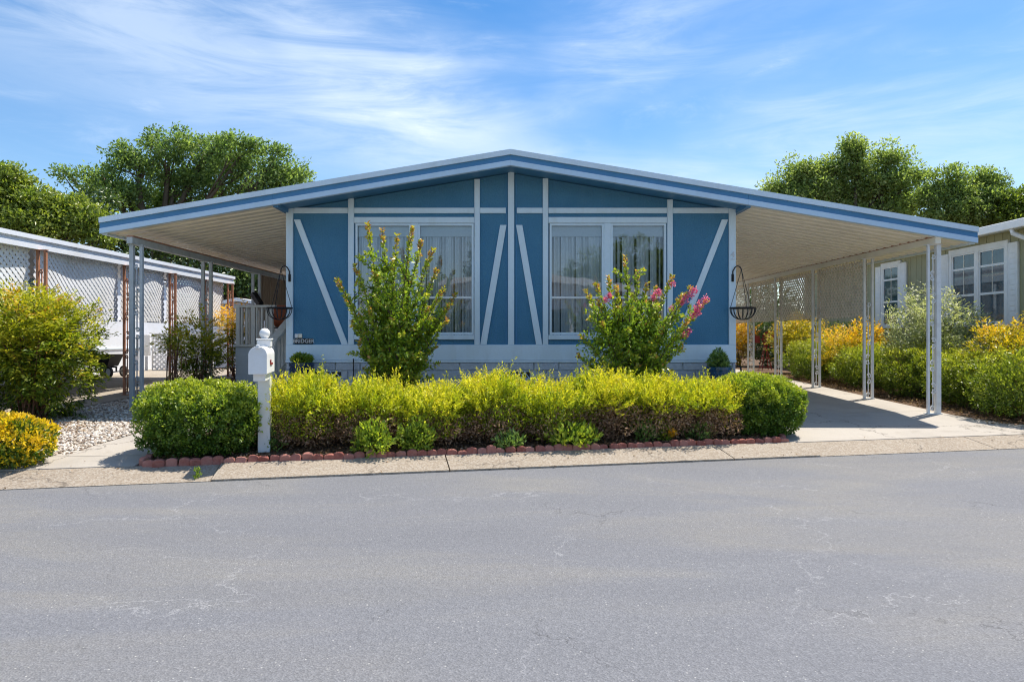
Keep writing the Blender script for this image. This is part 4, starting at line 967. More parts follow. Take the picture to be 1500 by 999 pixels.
# ------------------------------------------------------------------ mailbox
mx, my = -2.485, 6.86; mz = gh(mx, my) + .03
mbx = empty('mailbox', (mx, my, mz), 'white arched mailbox on a square white post with ball finial', 'mailbox')
hw = .0585
MB().box(-hw + mx, mx + hw, my - hw, my + hw, mz - .1, CAMZ - .126).build('post', MT['white'], mbx, bevel=.005)
MB().box(mx - hw - .006, mx + hw + .006, my - hw - .006, my + hw + .006, CAMZ - .125, CAMZ - .056).build('cap', MT['white'], mbx, bevel=.006)
MB().box(mx - hw - .014, mx + hw + .014, my - hw - .014, my + hw + .014, CAMZ - .055, CAMZ - .040).build('collar', MT['white'], mbx, bevel=.004)
MB().lathe([(.03, -.014), (.035, -.004), (.028, .004)] + [(.053 * math.sin(.5 + 2.6 * i / 14), .052 - .053 * math.cos(.5 + 2.6 * i / 14)) for i in range(15)], (mx, my, CAMZ - .042), 20).build('finial', MT['white'], mbx, smooth=True)
# the box rides on a bracket board ahead of the post, facing the road
bc = mx; br = .080; bx0, bx1 = bc - br, bc + br; bz0 = CAMZ - .372; bz1 = CAMZ - .195
arch = [(bx1, bz0), (bx1, bz1)] + [(bc + br * math.cos(math.pi * i / 16), bz1 + br * math.sin(math.pi * i / 16)) for i in range(1, 16)] + [(bx0, bz1), (bx0, bz0)]
MB().prism(arch[::-1], my - .42, my + .10).build('body', MT['white'], mbx)
d2 = [(bc + (x - bc) * 1.05, bz0 + (z - bz0) * 1.03 - .004) for x, z in arch]
dr = MB().prism(d2[::-1], my - .435, my - .418).build('door', MT['white'], mbx, bevel=.003)
MB().box(bc - .015, bc + .015, my - .45, my - .42, bz1 + br - .02, bz1 + br + .016).build('latch', MT['white'], dr, bevel=.004)
fl = MB().box(bx1 + .002, bx1 + .008, my - .20, my - .06, bz0 + .075, bz0 + .095); fl.box(bx1 + .002, bx1 + .0085, my - .22, my - .17, bz0 + .075, bz0 + .125); fl.build('flag', MT['red_metal'], mbx)
MB().box(mx - .055, mx + .055, my - .34, my - hw - .002, bz0 - .075, bz0 - .002).build('bracket', MT['white'], mbx, bevel=.004)
mbx.rotation_euler.z = TH

# ------------------------------------------------------------------ scalloped edging
ed = empty('garden_edging', (0, 7.0, gh(0, 7.0)), 'row of red scalloped concrete edging blocks along the garden bed', 'edging')
def scallop_mesh(w, h, t):
    pts = [(-w / 2, -.05), (w / 2, -.05), (w / 2, h * .55)] + [(w / 2 * math.cos(math.pi * i / 8), h * .55 + h * .45 * math.sin(math.pi * i / 8)) for i in range(1, 8)] + [(-w / 2, h * .55)]
    m = MB().prism(pts, -t / 2, t / 2); me = bpy.data.meshes.new('edging_block'); me.from_pydata(m.v, [], m.f)
    bm = bmesh.new(); bm.from_mesh(me); bmesh.ops.bevel(bm, geom=[e for e in bm.edges if e.calc_face_angle(0) > 1.2], offset=.007, segments=1, affect='EDGES'); bm.to_mesh(me); bm.free()
    me.materials.append(MT['edging']); return me
scm = [scallop_mesh(.102, .056, .05), scallop_mesh(.102, .062, .055), scallop_mesh(.102, .050, .05)]
random.seed(5)
pathpts = []
v = EDG1 - EDG0; L = v.length; v.normalize(); n = int(L / .101)
for i in range(n + 1): pathpts.append((EDG0 + v * (.05 + i * .101), math.atan2(v.y, v.x)))
for i in range(9): pathpts.append((EDG1 + Vector((.05 + .03 * min(i, 2), .05 + i * .101)), math.pi / 2))
for i in range(5): pathpts.append((EDG0 + Vector((-.03,   .09 + i * .101)), math.pi / 2))
for p, an in pathpts:
    o = bpy.data.objects.new('edging_block', random.choice(scm)); COL.objects.link(o); o.parent = ed
    o.location = Vector((p.x + random.gauss(0, .006), p.y + random.gauss(0, .008), gh(p.x, p.y) + random.gauss(.016, .006))) - ed.location
    o.rotation_euler = (random.gauss(0, .10), random.gauss(0, .08), an + random.gauss(0, .10)); o.scale = (random.uniform(.95, 1.05), 1, random.uniform(.9, 1.08))

# ------------------------------------------------------------------ blue pots with plants
def bed_pot(x, y, r, h, ztop, label, mat, glaze):
    e = empty('planter', (x, y, ztop - h), label, 'planter')
    MB().lathe([(r * .72, 0), (r * .9, h * .5), (r, h * .92), (r * 1.05, h * .93), (r * 1.05, h), (r * .92, h), (r * .9, h * .9)], (x, y, ztop - h), 24).build('pot', glaze, e, smooth=False)
    m = MB()
    for i in range(24):
        for s in (-1, 1):
            pts = []
            for j in range(7):
                t = j / 6; a = 6.2832 * (i + s * t * 2.5) / 24; rr = (r * .74 + (r * .25) * min(1, t * 1.05)) + .003; pts.append((x + rr * math.cos(a), y + rr * math.sin(a), ztop - h + h * (.06 + .82 * t)))
            m.tube(pts, .005, 4)
    m.build('relief', glaze, e, kind='stuff')
    n = 1600; p, o, dep = blob(n, (x, y, ztop + .03), (r * .8, r * .8, mat[1]), .8, .15, 3, 2, 3, ztop - .02); k = len(p)
    L = .05 * RNG.uniform(.6, 1.3, k); put_leaves('foliage', e, mat[0], p, unit(o * .5 + rdir(k) * .6 + np.array([0, 0, .5])), unit(o + rdir(k)), L, L * .35, np.clip(dep * .5 + RNG.normal(.2, .2, k), 0, 1))
def standing_pot(x, y, r, ztop, label, mat, glaze): bed_pot(x, y, r, ztop - gh(x, y) - .02, ztop, label, mat, glaze)
pl = P(442, 531, 9.7); standing_pot(pl.x, pl.y, .165, pl.z, 'dark blue glazed planter with low green plant at the left house corner', (LM['box'], .08), MT['dark_glaze'])
pr = P(1053, 537, 9.65); standing_pot(pr.x, pr.y, .165, pr.z, 'bright blue patterned planter with bushy green plant at the right house corner', (LM['bluegreen'], .20), MT['blue_glaze'])
hb = MB().tube([P(1081, 560, 9.9), P(1086, 548, 9.9), P(1085, 538, 9.92), P(1079, 535, 9.95)], .014, 6).build('garden_hose', MT['black'], smooth=True)
tag(hb, 'short curl of black hose beside the right house corner', 'hose')

# ------------------------------------------------------------------ windmill ornament
w0 = P(1121, 541, 18.8); wx, wy = w0.x, w0.y; wz = gh(wx, wy)
wm = empty('garden_windmill', (wx, wy, wz), 'small red metal windmill ornament standing behind the driveway', 'ornament')
m = MB(); top = Vector((wx, wy, wz + .72))
for a in range(4):
    c, s = math.cos(a * 1.571 + .78), math.sin(a * 1.571 + .78); m.tube([(wx + .19 * c, wy + .19 * s, wz - .02), top + Vector((.012 * c, .012 * s, 0))], .011, 5)
for f in (.12, .45, .75):
    q = .19 * (1 - f)
    for a in range(4):
        a0, a1 = a * 1.571 + .78, (a + 1) * 1.571 + .78; m.tube([(wx + q * math.cos(a0), wy + q * math.sin(a0), wz + .72 * f), (wx + q * math.cos(a1), wy + q * math.sin(a1), wz + .72 * f)], .007, 4)
m.build('tower', MT['red_metal'], wm)
hub = top + Vector((.10, -.08, .12))
for i in range(12):
    a = 6.2832 * i / 12; u = Vector((math.cos(a) * .75, -.45 * math.cos(a) , math.sin(a))); wv = Vector((-math.sin(a) * .75, 0, math.cos(a)))
    MB().add([hub + u * .05 - wv * .015, hub + u * .24 - wv * .05 + Vector((0, -.02, 0)), hub + u * .24 + wv * .05 + Vector((0, .02, 0)), hub + u * .05 + wv * .015,
              hub + u * .05 - wv * .015 + Vector((0, .006, 0)), hub + u * .24 - wv * .05 + Vector((0, -.014, 0)), hub + u * .24 + wv * .05 + Vector((0, .026, 0)), hub + u * .05 + wv * .015 + Vector((0, .006, 0))],
             [(0, 1, 2, 3), (7, 6, 5, 4), (0, 4, 5, 1), (1, 5, 6, 2), (2, 6, 7, 3), (3, 7, 4, 0)]).build('blade', MT['red_metal'], wm)
MB().bar(hub, hub + Vector((-.30, .12, 0)), .02, .02).build('axle', MT['red_metal'], wm)
MB().bar(hub + Vector((-.24, .10, 0)), hub + Vector((-.42, .17, 0)), .012, .20).build('tail_vane', MT['red_metal'], wm)

# ------------------------------------------------------------------ clipped boxwoods and golden hedge
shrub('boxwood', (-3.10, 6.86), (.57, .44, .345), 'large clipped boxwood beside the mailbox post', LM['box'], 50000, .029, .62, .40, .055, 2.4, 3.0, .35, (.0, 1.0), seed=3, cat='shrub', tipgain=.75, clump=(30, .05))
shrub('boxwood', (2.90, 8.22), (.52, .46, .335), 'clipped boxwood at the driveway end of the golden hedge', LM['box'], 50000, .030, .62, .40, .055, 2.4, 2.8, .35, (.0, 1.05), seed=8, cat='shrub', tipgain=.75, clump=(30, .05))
ords = ['first', 'second', 'third', 'fourth', 'fifth', 'sixth', 'seventh', 'eighth']
def golden(i, x, y, rx, ry, h):
    z0 = gh(x, y) + .03; e = empty('golden_shrub', (x, y, z0), 'feathery golden hedge shrub, %s from the white mailbox' % ords[i], 'shrub', 'golden hedge shrubs')
    # sprays: short upright stems carrying needle leaves
    ns = 1150; cz = z0 + h * .74
    p, o, dep = blob(ns, (x, y, cz), (rx, ry, h * .30), .75, .20, 3.2, 2.3, 40 + i)
    # a few long shoots stand above the rest, some clumps hang lower
    fr = lumps(np.column_stack([p[:, 0], p[:, 1], p[:, 2] * .3]) * 3.4, 5, 2.0, 140); p[:, 2] += .07 * fr - .07 * (dep * 0)
    dirs = unit(o * .55 + np.array([0, 0, .9]) + rdir(len(p)) * .5); ln = RNG.uniform(.06, .16, len(p)) * (.7 + .5 * dep); ln = np.where(RNG.random(len(p)) < .07, ln * 1.7, ln)
    per = 14; idx = np.repeat(np.arange(len(p)), per); t = np.tile(np.linspace(.05, 1, per), len(p)); m = len(idx)
    pt = p[idx] + dirs[idx] * (ln[idx] * t)[:, None]; D = unit(dirs[idx] * .8 + rdir(m) * .75); L = RNG.uniform(.022, .044, m)
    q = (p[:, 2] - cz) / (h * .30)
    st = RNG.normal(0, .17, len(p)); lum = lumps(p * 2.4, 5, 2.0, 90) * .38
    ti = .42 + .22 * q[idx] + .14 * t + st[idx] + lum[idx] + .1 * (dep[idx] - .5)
    put_leaves('foliage', e, LM['gold'], pt, D, rdir(m), L, L * .36, np.clip(ti, 0, 1))
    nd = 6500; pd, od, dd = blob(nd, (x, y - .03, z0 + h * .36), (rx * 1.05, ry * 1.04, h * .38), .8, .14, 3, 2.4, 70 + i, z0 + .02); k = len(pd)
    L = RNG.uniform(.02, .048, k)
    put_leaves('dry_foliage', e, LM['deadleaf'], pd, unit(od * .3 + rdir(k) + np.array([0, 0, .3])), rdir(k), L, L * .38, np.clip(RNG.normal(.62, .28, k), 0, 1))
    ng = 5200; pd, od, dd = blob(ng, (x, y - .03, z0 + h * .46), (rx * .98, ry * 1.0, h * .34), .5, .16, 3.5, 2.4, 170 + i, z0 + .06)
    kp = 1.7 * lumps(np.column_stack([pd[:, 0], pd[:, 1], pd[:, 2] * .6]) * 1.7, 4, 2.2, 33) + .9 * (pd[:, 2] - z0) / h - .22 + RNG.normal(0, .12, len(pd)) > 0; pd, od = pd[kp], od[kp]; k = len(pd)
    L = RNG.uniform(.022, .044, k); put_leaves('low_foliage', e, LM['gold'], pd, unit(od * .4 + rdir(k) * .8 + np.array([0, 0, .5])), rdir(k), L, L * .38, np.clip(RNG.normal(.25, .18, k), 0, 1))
    sb = MB()
    for j in range(26):
        a = random.uniform(0, 6.28); r0 = random.uniform(.0, .16); r1 = random.uniform(.3, .92)
        b = Vector((x + rx * r0 * math.cos(a), y + ry * r0 * math.sin(a), z0 - .03)); t_ = Vector((x + rx * r1 * math.cos(a + .3), y + ry * r1 * math.sin(a + .3), z0 + h * random.uniform(.55, .9)))
        sb.tube([b, b.lerp(t_, .5) + Vector((random.gauss(0, .03), random.gauss(0, .03), random.gauss(0, .03))), t_], [.009, .006, .003], 4)
    sb.build('stem', MT['twig'], e, kind='stuff')
gx = [-2.14, -1.50, -.86, -.22, .42, 1.06, 1.66, 2.24]
for i, x in enumerate(gx):
    yy = 7.46 + .205 * (x + 0) * .9 + .12; golden(i, x, yy, .375 + random.uniform(-.03, .04), .44, (.62, .54, .48, .60, .51, .62, .55, .50)[i])

# ------------------------------------------------------------------ crape myrtles
def myrtle(x, y, label, tips, n_in, leaf, seed, flowers=(), mat='myrtle', body=None):
    random.seed(seed); g = np.random.default_rng(seed); z0 = gh(x, y) + .03
    e = empty('crape_myrtle', (x, y, z0), label, 'shrub'); sb = MB(); PT = []; DD = []; TT = []
    base = Vector((x, y, z0))
    def stem(tip, r, start, bend, lo, dens, tipred):
        tip = Vector(tip); mid = start.lerp(tip, .45) + Vector((-(tip.x - start.x) * bend, g.normal(0, .05), .03)); pts = []
        for i in range(13):
            t = i / 12; pts.append(start * (1 - t) ** 2 + mid * 2 * t * (1 - t) + tip * t * t)
        sb.tube(pts, [r * (1 - .85 * i / 12) for i in range(13)], 5)
        Ls = sum((pts[i + 1] - pts[i]).length for i in range(12)); k = int(Ls * dens)
        for j in range(k):
            t = lo + (1 - lo) * g.random() ** .85; f = t * 12; i = min(11, int(f)); q = pts[i].lerp(pts[i + 1], f - i); ax = (pts[i + 1] - pts[i]).normalized()
            o = Vector(g.normal(0, 1, 3)); o = (o - ax * o.dot(ax)).normalized()
            PT.append(q + o * abs(g.normal(0, .035)) * (1.15 - t)); DD.append((o * .8 + ax * .55 + Vector((0, 0, .15))).normalized()); TT.append(.34 + .42 * t ** 2.0 + (tipred * .7 if t > .93 else 0) + g.normal(0, .12))
        return pts
    main = []
    for tp_ in tips:
        main.append((stem(tp_, .020, base + Vector((g.normal(0, .04), g.normal(0, .04), 0)), .25, .28, 180, .3), tp_))
    for j in range(n_in):                      # side shoots
        pts, tp_ = main[g.integers(len(main))]; f = g.uniform(.22, .85); i = int(f * 12); s = pts[i]
        ln = g.uniform(.22, .5) * (1.1 - .5 * f); an = g.uniform(0, 6.28); d = Vector((math.cos(an) * .75, math.sin(an) * .6, g.uniform(.15, 1.0))).normalized()
        stem(s + d * ln, .007, s, .08, .05, 190, .12)
    if body:
        for (c, rad, n) in body:
            p, o, dep = blob(n, c, rad, .9, .18, 3, 2, seed); PT.extend([Vector(q) for q in p]); DD.extend([Vector(q) for q in unit(o * .5 + rdir(len(p)) + np.array([0, 0, .2]))]); TT.extend(list(.18 + .3 * RNG.random(len(p)) + .1 * dep))
    Pn = np.array([q[:] for q in PT]); Dn = np.array([q[:] for q in DD]); k = len(Pn); L = leaf * RNG.uniform(.6, 1.25, k)
    put_leaves('foliage', e, LM[mat], Pn, Dn, unit(np.array([0, -.2, .6]) + rdir(k) * .9), L, L * .55, np.clip(np.array(TT), 0, 1))
    sb.build('trunk', MT['bark'], e, smooth=True)
    for (c, r) in flowers:
        n = 90; p, o, dep = blob(n, c, (r, r, r * 1.35), .9, .3, 3, 2, 5); k = len(p); L = .020 * RNG.uniform(.6, 1.2, k)
        put_leaves('blossom', e, LM['pink'], p, unit(o + rdir(k) * .8), rdir(k), L, L * .9, np.clip(RNG.normal(.5, .25, k), 0, 1))
    return e
def T(L, Y, j=.25): return [tuple(P(px, py, Y + random.uniform(-j, j))) for px, py in L]
random.seed(3)
tl = T([(492, 408), (505, 435), (520, 388), (538, 328), (560, 336), (582, 345), (604, 333), (618, 352), (634, 365), (652, 420), (668, 430), (640, 395), (515, 470), (655, 468), (640, 505), (525, 500), (575, 380), (600, 400), (550, 400), (660, 445), (630, 450), (540, 450)], 8.65)
bl = P(576, 560, 8.65)
cb = P(577, 470, 8.65); cb2 = P(580, 520, 8.65)
myrtle(bl.x, 8.65, 'tall green crape myrtle without flowers before the left windows', tl, 210, .050, 21, body=[(tuple(cb), (.44, .38, .50), 1500), (tuple(cb2), (.36, .34, .28), 1300)])
tr_ = T([(858, 425), (872, 415), (890, 405), (902, 418), (916, 375), (934, 398), (948, 415), (875, 440), (960, 420), (985, 405), (1000, 430), (1012, 420), (1035, 440), (1008, 468), (1000, 490), (962, 440), (850, 490), (880, 470), (846, 520), (1000, 505), (925, 430), (905, 450), (970, 480)], 8.65)
br_ = P(925, 560, 8.65); fl_ = [(tuple(P(px, py, 8.55)), r) for px, py, r in ((888, 438, .036), (893, 432, .022), (960, 432, .045), (966, 428, .030), (957, 437, .026), (1004, 438, .038), (1012, 431, .042), (1018, 425, .030), (1026, 444, .040), (1034, 438, .034), (1020, 452, .036), (1016, 462, .034), (1022, 458, .028), (1003, 490, .036), (1009, 485, .026), (983, 452, .028), (985, 416, .026), (998, 442, .03))]
cb = P(925, 490, 8.65); cb2 = P(925, 525, 8.65); cb3 = P(880, 505, 8.65); cb4 = P(970, 495, 8.65)
myrtle(br_.x, 8.65, 'crape myrtle with pink flower clusters before the right windows', tr_, 190, .048, 22, fl_, body=[(tuple(cb), (.46, .38, .28), 1500), (tuple(cb3), (.26, .3, .24), 600), (tuple(cb4), (.3, .3, .24), 700)])

# ------------------------------------------------------------------ small bed plants
def bedding(px, py, w, h, label, mat='herb', n=1500, leaf=.04, Y=None):
    Y = Y or (CAMZ - .15) * 1000 / (py - 490) + .12; x = (px - 750) / 1000 * Y; z0 = gh(x, Y) + .03; rx = w / 2000 * Y; rz = h / 1000 * Y
    e = empty('bedding_plant', (x, Y, z0), label, 'plant', 'low plants along the bed edge')
    p, o, dep = blob(n, (x, Y, z0 + rz * .45), (rx, rx * .8, rz * .55), .95, .26, 3.6, 2.0, int(px), z0 - .01); q_ = RNG.random(len(p)) < .62; p, o, dep = p[q_], o[q_], dep[q_]; k = len(p)
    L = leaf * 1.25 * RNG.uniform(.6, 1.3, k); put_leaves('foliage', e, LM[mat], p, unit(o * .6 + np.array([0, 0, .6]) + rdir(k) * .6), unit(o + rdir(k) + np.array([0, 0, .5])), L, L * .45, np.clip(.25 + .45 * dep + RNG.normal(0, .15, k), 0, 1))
    sb = MB()
    for j in range(6):
        a = j; sb.tube([(x, Y, z0 - .02), (x + rx * .6 * math.cos(a), Y + rx * .5 * math.sin(a), z0 + rz * .7)], [.006, .003], 4)
    sb.build('stem', MT['twig'], e, kind='stuff'); return e
bedding(545, 662, 52, 48, 'round yellow-green bedding plant, left of the two matching mounds', n=2200)
bedding(610, 658, 52, 46, 'round yellow-green bedding plant, right of the two matching mounds', n=2200)
bedding(745, 655, 40, 24, 'faint low green seedling clump in front of the middle of the hedge', 'bluegreen', 600)
bedding(832, 650, 78, 32, 'widest leafy green bedding plant below the right window', n=2200, leaf=.05)
bedding(945, 645, 28, 28, 'small upright bedding plant below the flowering crape myrtle', 'bluegreen', 700)
bedding(973, 644, 18, 24, 'tiny bright bedding plant beside the orange flower', 'herb', 500)
bedding(1022, 641, 44, 22, 'low blue-green bedding plant beside the right boxwood', 'bluegreen', 800)
bedding(402, 660, 26, 28, 'thin green seedling at the foot of the mailbox post', 'bluegreen', 350)
ofl = empty('flower', P(985, 643, 7.5), 'single small orange flower near the right end of the bed', 'flower')
c = P(985, 634, 7.5); p, o, d_ = blob(90, tuple(c), (.035, .035, .03), .8); k = len(p); put_leaves('blossom', ofl, LM['orange'], p, o, rdir(k), np.full(k, .03), np.full(k, .02), np.full(k, .5))
MB().tube([P(985, 648, 7.5), c], .004, 4).build('stem', MT['twig'], ofl)
# weed in the kerb joint
wp = XY(-2.85, .08); we = empty('weed', (wp[0], wp[1], gh(*wp)), 'small green weed growing in the kerb gap', 'weed')
k = 60; p = np.array([wp[0], wp[1], gh(*wp)]) + np.stack([RNG.normal(0, .012, k), RNG.normal(0, .012, k), RNG.random(k) * .09], 1)
put_leaves('foliage', we, LM['herb'], p, unit(rdir(k) * .6 + np.array([0, 0, .8])), rdir(k), np.full(k, .035), np.full(k, .012), np.full(k, .5))
def litter(name, n, region, mat, size, zoff=.016):
    pts = []
    while len(pts) < n:
        x, y = region(); pts.append((x, y, gh(x, y) + zoff + random.uniform(0, .012)))
    p = np.array(pts); k = n; d = rdir(k); d[:, 2] *= .25; nn = unit(np.array([0, 0, 1.0]) + rdir(k) * .5); L = size * RNG.uniform(.5, 1.3, k)
    V, F = leaf_geo(p, unit(d), nn, L, L * .5); me = raw_mesh(name, V, F, mat, np.repeat(RNG.random(k), 4)); o = link(name, me); o['kind'] = 'stuff'; return o
def reg_bed():
    t = random.random(); q = EDG0.lerp(EDG1, t); return q.x - .02, q.y + .06 + random.random() ** 1.5 * .9
litter('leaf_litter', 5000, reg_bed, LM['deadleaf'], .035, .04)
def reg_right(): return random.uniform(6.25, 8.8), random.uniform(8.9, 17)
litter('leaf_litter', 7000, reg_right, LM['deadleaf'], .05)
def reg_kerb():
    u = random.uniform(-5, 6); return XY(u, random.random() ** 2 * .5 + (.0 if random.random() < .5 else .25))
litter('leaf_litter', 70, reg_kerb, LM['deadleaf'], .03, .012)
def reg_left(): return random.gauss(-5.6, .35), random.gauss(7.6, .35)
litter('leaf_litter', 1500, reg_left, LM['deadleaf'], .035, .03)

def loose(name, loc, rad, label, mat, ncl, per, cr, leaf, wid, zc, tintb, seed, cat='shrub', group=None, stems=14, flat=.35, shell=.8, lump=.2, up=.15, hgain=.25):
    x, y = loc; z0 = gh(x, y); e = empty(name, (x, y, z0), label, cat, group); g = np.random.default_rng(seed); cz = z0 + zc
    c, o, dep = blob(ncl, (x, y, cz), rad, shell, lump, 2.6, 2.1, seed, z0 + .08); n = len(c); ct = g.normal(0, 1, n)
    tilt = unit(o * .9 + np.array([0, 0, up]) + unit(g.normal(0, 1, (n, 3))) * .5)
    idx = np.repeat(np.arange(n), per); m = len(idx); sc = g.uniform(.6, 1.35, n)[idx]
    # leaflets along flattened sprays that point outwards
    t = g.random(m); side = unit(np.cross(tilt, np.array([0, 0, 1.0]) + .25 * unit(g.normal(0, 1, (n, 3)))))[idx]; w = g.uniform(-1, 1, m) * (1 - .65 * t)
    p = c[idx] + tilt[idx] * ((t - .35) * cr * 1.6 * sc)[:, None] + side * (w * cr * .8 * sc)[:, None] + g.normal(0, cr * flat * .35, (m, 3))
    p[:, 2] = np.maximum(p[:, 2], z0 + .03)
    D = unit(tilt[idx] * .7 + side * (np.sign(w) * .7)[:, None] + unit(g.normal(0, 1, (m, 3))) * .45); Nn = unit(np.array([0, -.1, 1.0]) + unit(g.normal(0, 1, (m, 3))) * .6)
    L = leaf * g.uniform(.6, 1.3, m); q = (c[:, 2] - cz) / rad[2]
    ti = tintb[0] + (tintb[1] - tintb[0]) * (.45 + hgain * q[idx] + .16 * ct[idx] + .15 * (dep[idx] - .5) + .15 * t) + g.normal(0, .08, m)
    put_leaves('foliage', e, mat, p, D, Nn, L, L * wid, np.clip(ti, 0, 1)); sb = MB()
    for i in range(stems):
        k = g.integers(n); q_ = Vector(c[k]); a = g.uniform(0, 6.28); b = Vector((x + .12 * math.cos(a), y + .12 * math.sin(a), z0 - .03))
        sb.tube([b, b.lerp(q_, .45) + Vector((0, 0, .12 * (q_ - b).length)), q_], [.012, .008, .003], 5)
    sb.build('stem', MT['twig'], e, kind='stuff'); return e
# ------------------------------------------------------------------ left shrubs
loose('nandina', (-6.02, 8.55), (.78, .70, .80), 'big yellow-green nandina bush beside the gravel on the left', LM['nandina'], 950, 36, .17, .058, .36, .92, (-.02, .88), 12, stems=40, hgain=.32)
shrub('euonymus', (-4.72, 6.30), (.42, .34, .25), 'low gold variegated euonymus at the left edge by the path', LM['euonymus'], 9000, .042, .55, .5, .09, 2.8, 2.3, .4, (.10, .85), seed=14, zc=.22, group_tint=.5)
loose('nandina', (-5.12, 11.15), (.34, .34, .55), 'slender nandina in front of the concrete post footing', LM['nandina'], 190, 26, .15, .062, .36, .72, (.0, .85), 16, stems=20, lump=.25, hgain=.42)
loose('nandina', (-5.12, 10.3), (.20, .20, .22), 'loose pale sprig of nandina left of the footing', LM['nandina'], 34, 22, .15, .06, .36, .98, (.4, .95), 17, stems=10, lump=.25)
loose('nandina', (-6.05, 15.2), (.46, .4, .66), 'orange tipped nandina before the grey shed', LM['yellow'], 170, 26, .17, .07, .38, .95, (-.1, .90), 18, stems=14, lump=.22, hgain=.5)

# ------------------------------------------------------------------ right shrubs
hg = [(6.95, 15.4, .72, .75, .42, 'domed clipped hedge shrub nearest the red windmill'), (7.05, 13.4, .62, .72, .40, 'second hedge shrub along the driveway from the red windmill'), (7.03, 11.75, .60, .70, .42, 'third hedge shrub along the driveway, left of the front white post'),
      (7.12, 10.5, .62, .60, .41, 'fourth hedge shrub along the driveway, behind the front white post'), (7.03, 9.35, .68, .60, .45, 'largest hedge shrub at the right picture edge nearest the road')]
for i, (x, y, rx, ry, rz, lb) in enumerate(hg):
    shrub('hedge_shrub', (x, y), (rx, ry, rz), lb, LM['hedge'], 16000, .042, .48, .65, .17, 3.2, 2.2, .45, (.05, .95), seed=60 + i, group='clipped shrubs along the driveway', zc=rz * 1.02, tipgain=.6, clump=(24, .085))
loose('pittosporum', (7.62, 12.3), (.80, .7, .84), 'tall silvery pittosporum shrub before the neighbour windows', LM['silver'], 520, 26, .15, .062, .42, .92, (.0, 1.0), 71, stems=30, up=1.0, lump=.22, flat=.8)
loose('nandina', (7.45, 14.6), (.85, .6, .52), 'orange yellow nandina under the narrow shuttered window', LM['yellow'], 360, 26, .16, .06, .38, .70, (.05, .95), 72, up=.6)
loose('nandina', (7.75, 10.35), (.80, .6, .50), 'bright yellow nandina at the right edge below the wide window', LM['yellow'], 400, 28, .15, .055, .38, .78, (.0, .72), 73, up=.6)
loose('nandina', (7.15, 17.2), (.62, .6, .55), 'yellow-green nandina behind the domed hedge shrub', LM['yellow'], 280, 26, .16, .06, .4, .90, (.0, .75), 74, up=.6)
loose('nandina', (6.75, 20.5), (.5, .5, .62), 'orange nandina next to the right corner of the blue house', LM['orange'], 200, 26, .18, .07, .4, .78, (.0, .75), 75, up=.5)
shrub('dark_shrub', (8.1, 20.6), (1.0, .8, .85), 'dark evergreen shrub behind the red windmill', LM['dark'], 9000, .08, .5, .6, .12, 3, 2.2, .3, (.1, .8), seed=76)
shrub('dark_shrub', (8.35, 16.9), (.7, .8, .62), 'dark brownish shrub behind the domed hedge shrub', LM['oak'], 6000, .06, .5, .7, .14, 3, 2.2, .3, (.1, .8), seed=77)
pk = empty('picket_fence', (8.4, 13.2, .3), 'low grey picket fence half hidden behind the pittosporum', 'fence')
for i in range(34): MB().box(8.38, 8.40, 11.4 + i * .11, 11.46 + i * .11, .25, .86 + .03 * (i % 2)).build('picket', MT['shed'], pk)
for z in (.42, .74): MB().box(8.402, 8.43, 11.35, 15.2, z, z + .05).build('rail', MT['shed'], pk)

# ------------------------------------------------------------------ trees
b = P(235, 560, 27)
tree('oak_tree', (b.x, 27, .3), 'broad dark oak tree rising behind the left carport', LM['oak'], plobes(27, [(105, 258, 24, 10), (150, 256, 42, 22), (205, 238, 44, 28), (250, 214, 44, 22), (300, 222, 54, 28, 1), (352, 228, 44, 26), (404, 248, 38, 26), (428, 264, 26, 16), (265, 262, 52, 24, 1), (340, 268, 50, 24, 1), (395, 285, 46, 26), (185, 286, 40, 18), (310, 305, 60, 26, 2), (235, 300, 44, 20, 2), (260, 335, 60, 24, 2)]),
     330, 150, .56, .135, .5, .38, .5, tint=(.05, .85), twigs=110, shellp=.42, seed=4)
b = P(90, 560, 23)
tree('green_tree', (b.x, 23, .3), 'bright lime green leafy tree beyond the white carport roof on the left', LM['lime'], plobes(23, [(-30, 278, 46, 30), (12, 275, 26, 24), (42, 298, 34, 22), (92, 312, 30, 22), (128, 330, 22, 22), (60, 338, 60, 24), (0, 330, 50, 30), (150, 350, 14, 12)]),
     260, 160, .50, .135, .5, .22, .5, tint=(.1, .95), twigs=60, seed=5)
b = P(340, 560, 25)
tree('evergreen_tree', (b.x, 24, .3), 'dark evergreen tree seen under the left carport awning', LM['dark'], plobes(24.5, [(240, 365, 50, 28), (300, 375, 55, 35), (360, 395, 50, 40), (400, 410, 45, 45), (350, 430, 60, 30), (140, 310, 30, 30), (165, 345, 34, 30)]),
     330, 60, .55, .15, .5, .25, .5, tint=(.1, 1), twigs=50, seed=6)
b = P(1240, 560, 36)
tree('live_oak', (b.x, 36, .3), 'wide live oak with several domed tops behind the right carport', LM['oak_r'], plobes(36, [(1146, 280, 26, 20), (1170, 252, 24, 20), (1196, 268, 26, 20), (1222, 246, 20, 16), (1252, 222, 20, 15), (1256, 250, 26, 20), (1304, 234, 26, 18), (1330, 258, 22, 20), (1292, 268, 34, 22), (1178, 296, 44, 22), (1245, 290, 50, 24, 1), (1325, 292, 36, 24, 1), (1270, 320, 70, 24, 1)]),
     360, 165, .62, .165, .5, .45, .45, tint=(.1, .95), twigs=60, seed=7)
b = P(1400, 560, 34)
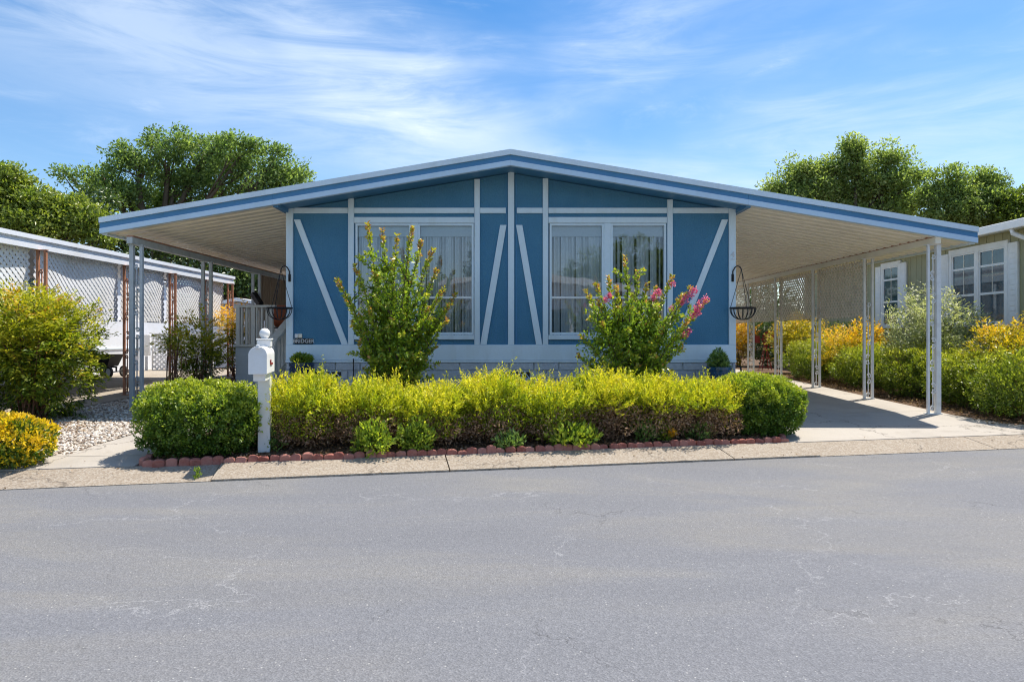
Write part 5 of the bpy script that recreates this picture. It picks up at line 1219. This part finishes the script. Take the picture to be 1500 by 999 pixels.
tree('live_oak', (b.x, 34, .3), 'smaller live oak right of the wide live oak, above the olive house', LM['oak_r'], plobes(34, [(1388, 260, 22, 14), (1368, 290, 24, 20), (1400, 288, 24, 18), (1446, 268, 22, 15), (1440, 296, 28, 20), (1468, 300, 22, 16), (1395, 318, 46, 22), (1455, 325, 36, 20)]),
     180, 155, .54, .15, .5, .35, .45, tint=(.05, .9), twigs=50, seed=8)
b = P(1500, 560, 33)
tree('green_tree', (b.x, 33, .3), 'yellow-green tree top at the right edge above the neighbour roof', LM['lime'], plobes(33, [(1495, 300, 24, 20), (1520, 295, 34, 28), (1490, 318, 30, 18)]), 130, 60, .5, .16, .5, .25, .5, tint=(.0, .8), twigs=20, seed=9)
# hedge row closing the yard at the back
tree('evergreen_tree', (4.5, 30, .3), 'dark hedge-like tree beyond the end of the driveway', LM['dark'], [((x, 30, 2.0), (1.7, 1.5, 2.0)) for x in (1.5, 3.5, 5.5, 7.5, 9.5, 11.5)], 380, 50, .55, .16, .5, .2, .5, tint=(.1, .9), twigs=20, seed=10)

# ------------------------------------------------------------------ the street's other side, mirrored in the windows
oh = empty('opposite_house', (0, -15, 0), 'pale mobile home across the street, mirrored in the front windows', 'house')
def zo(x): return CAMZ + 3.3 - .14 * abs(x)
MB().prism([(-4, 0.2), (4, .2), (4, zo(4) - .3), (0, zo(0) - .3), (-4, zo(4) - .3)], -24, -15.2).build('wall', MT['wall_white'], oh)
for s in (-1, 1):
    pts = [(0, zo(0) - .28), (s * 8, zo(8) - .28), (s * 8, zo(8)), (0, zo(0))]
    MB().prism(pts if s > 0 else pts[::-1], -24, -14.6).build('roof', MT['white'], oh)
    for x in (5.2, 7.6): MB().box(s * x - .05, s * x + .05, -14.9, -14.8, 0, zo(x) - .28).build('post', MT['white'], oh)
    MB().box(s * 4.02 if s > 0 else -8, 8 if s > 0 else -4.02, -14.95, -14.85, CAMZ + 1.55, CAMZ + 1.7).build('beam', MT['white'], oh)
for x in (-2, 2):
    w = MB().box(x - 1, x + 1, -15.2, -15.14, 1.0, 2.7).build('window', MT['white'], oh); MB().box(x - .92, x + .92, -15.14, -15.13, 1.08, 2.62).build('pane', MT['dark_glass'], w)
tree('cypress_tree', (-2.4, -19, 0), 'tall dark cypress across the street, mirrored in the left windows', LM['dark'], [((-2.4, -25.5, z), (r, r, 1.3)) for z, r in ((1.5, 1.1), (3.2, 1.1), (4.8, .9), (6.2, .6), (7.2, .35))], 160, 60, .4, .14, .5, .15, .3, twigs=10, seed=11)
tree('street_tree', (8, -26, 0), 'leafy tree across the street, mirrored in the right windows', LM['oak'], [((8, -27, 6), (3, 2.5, 2.2)), ((5.5, -27, 5.2), (2, 2, 1.6)), ((10.5, -27, 5.4), (2, 2, 1.6))], 220, 55, .6, .2, .5, .25, .4, twigs=20, seed=12)
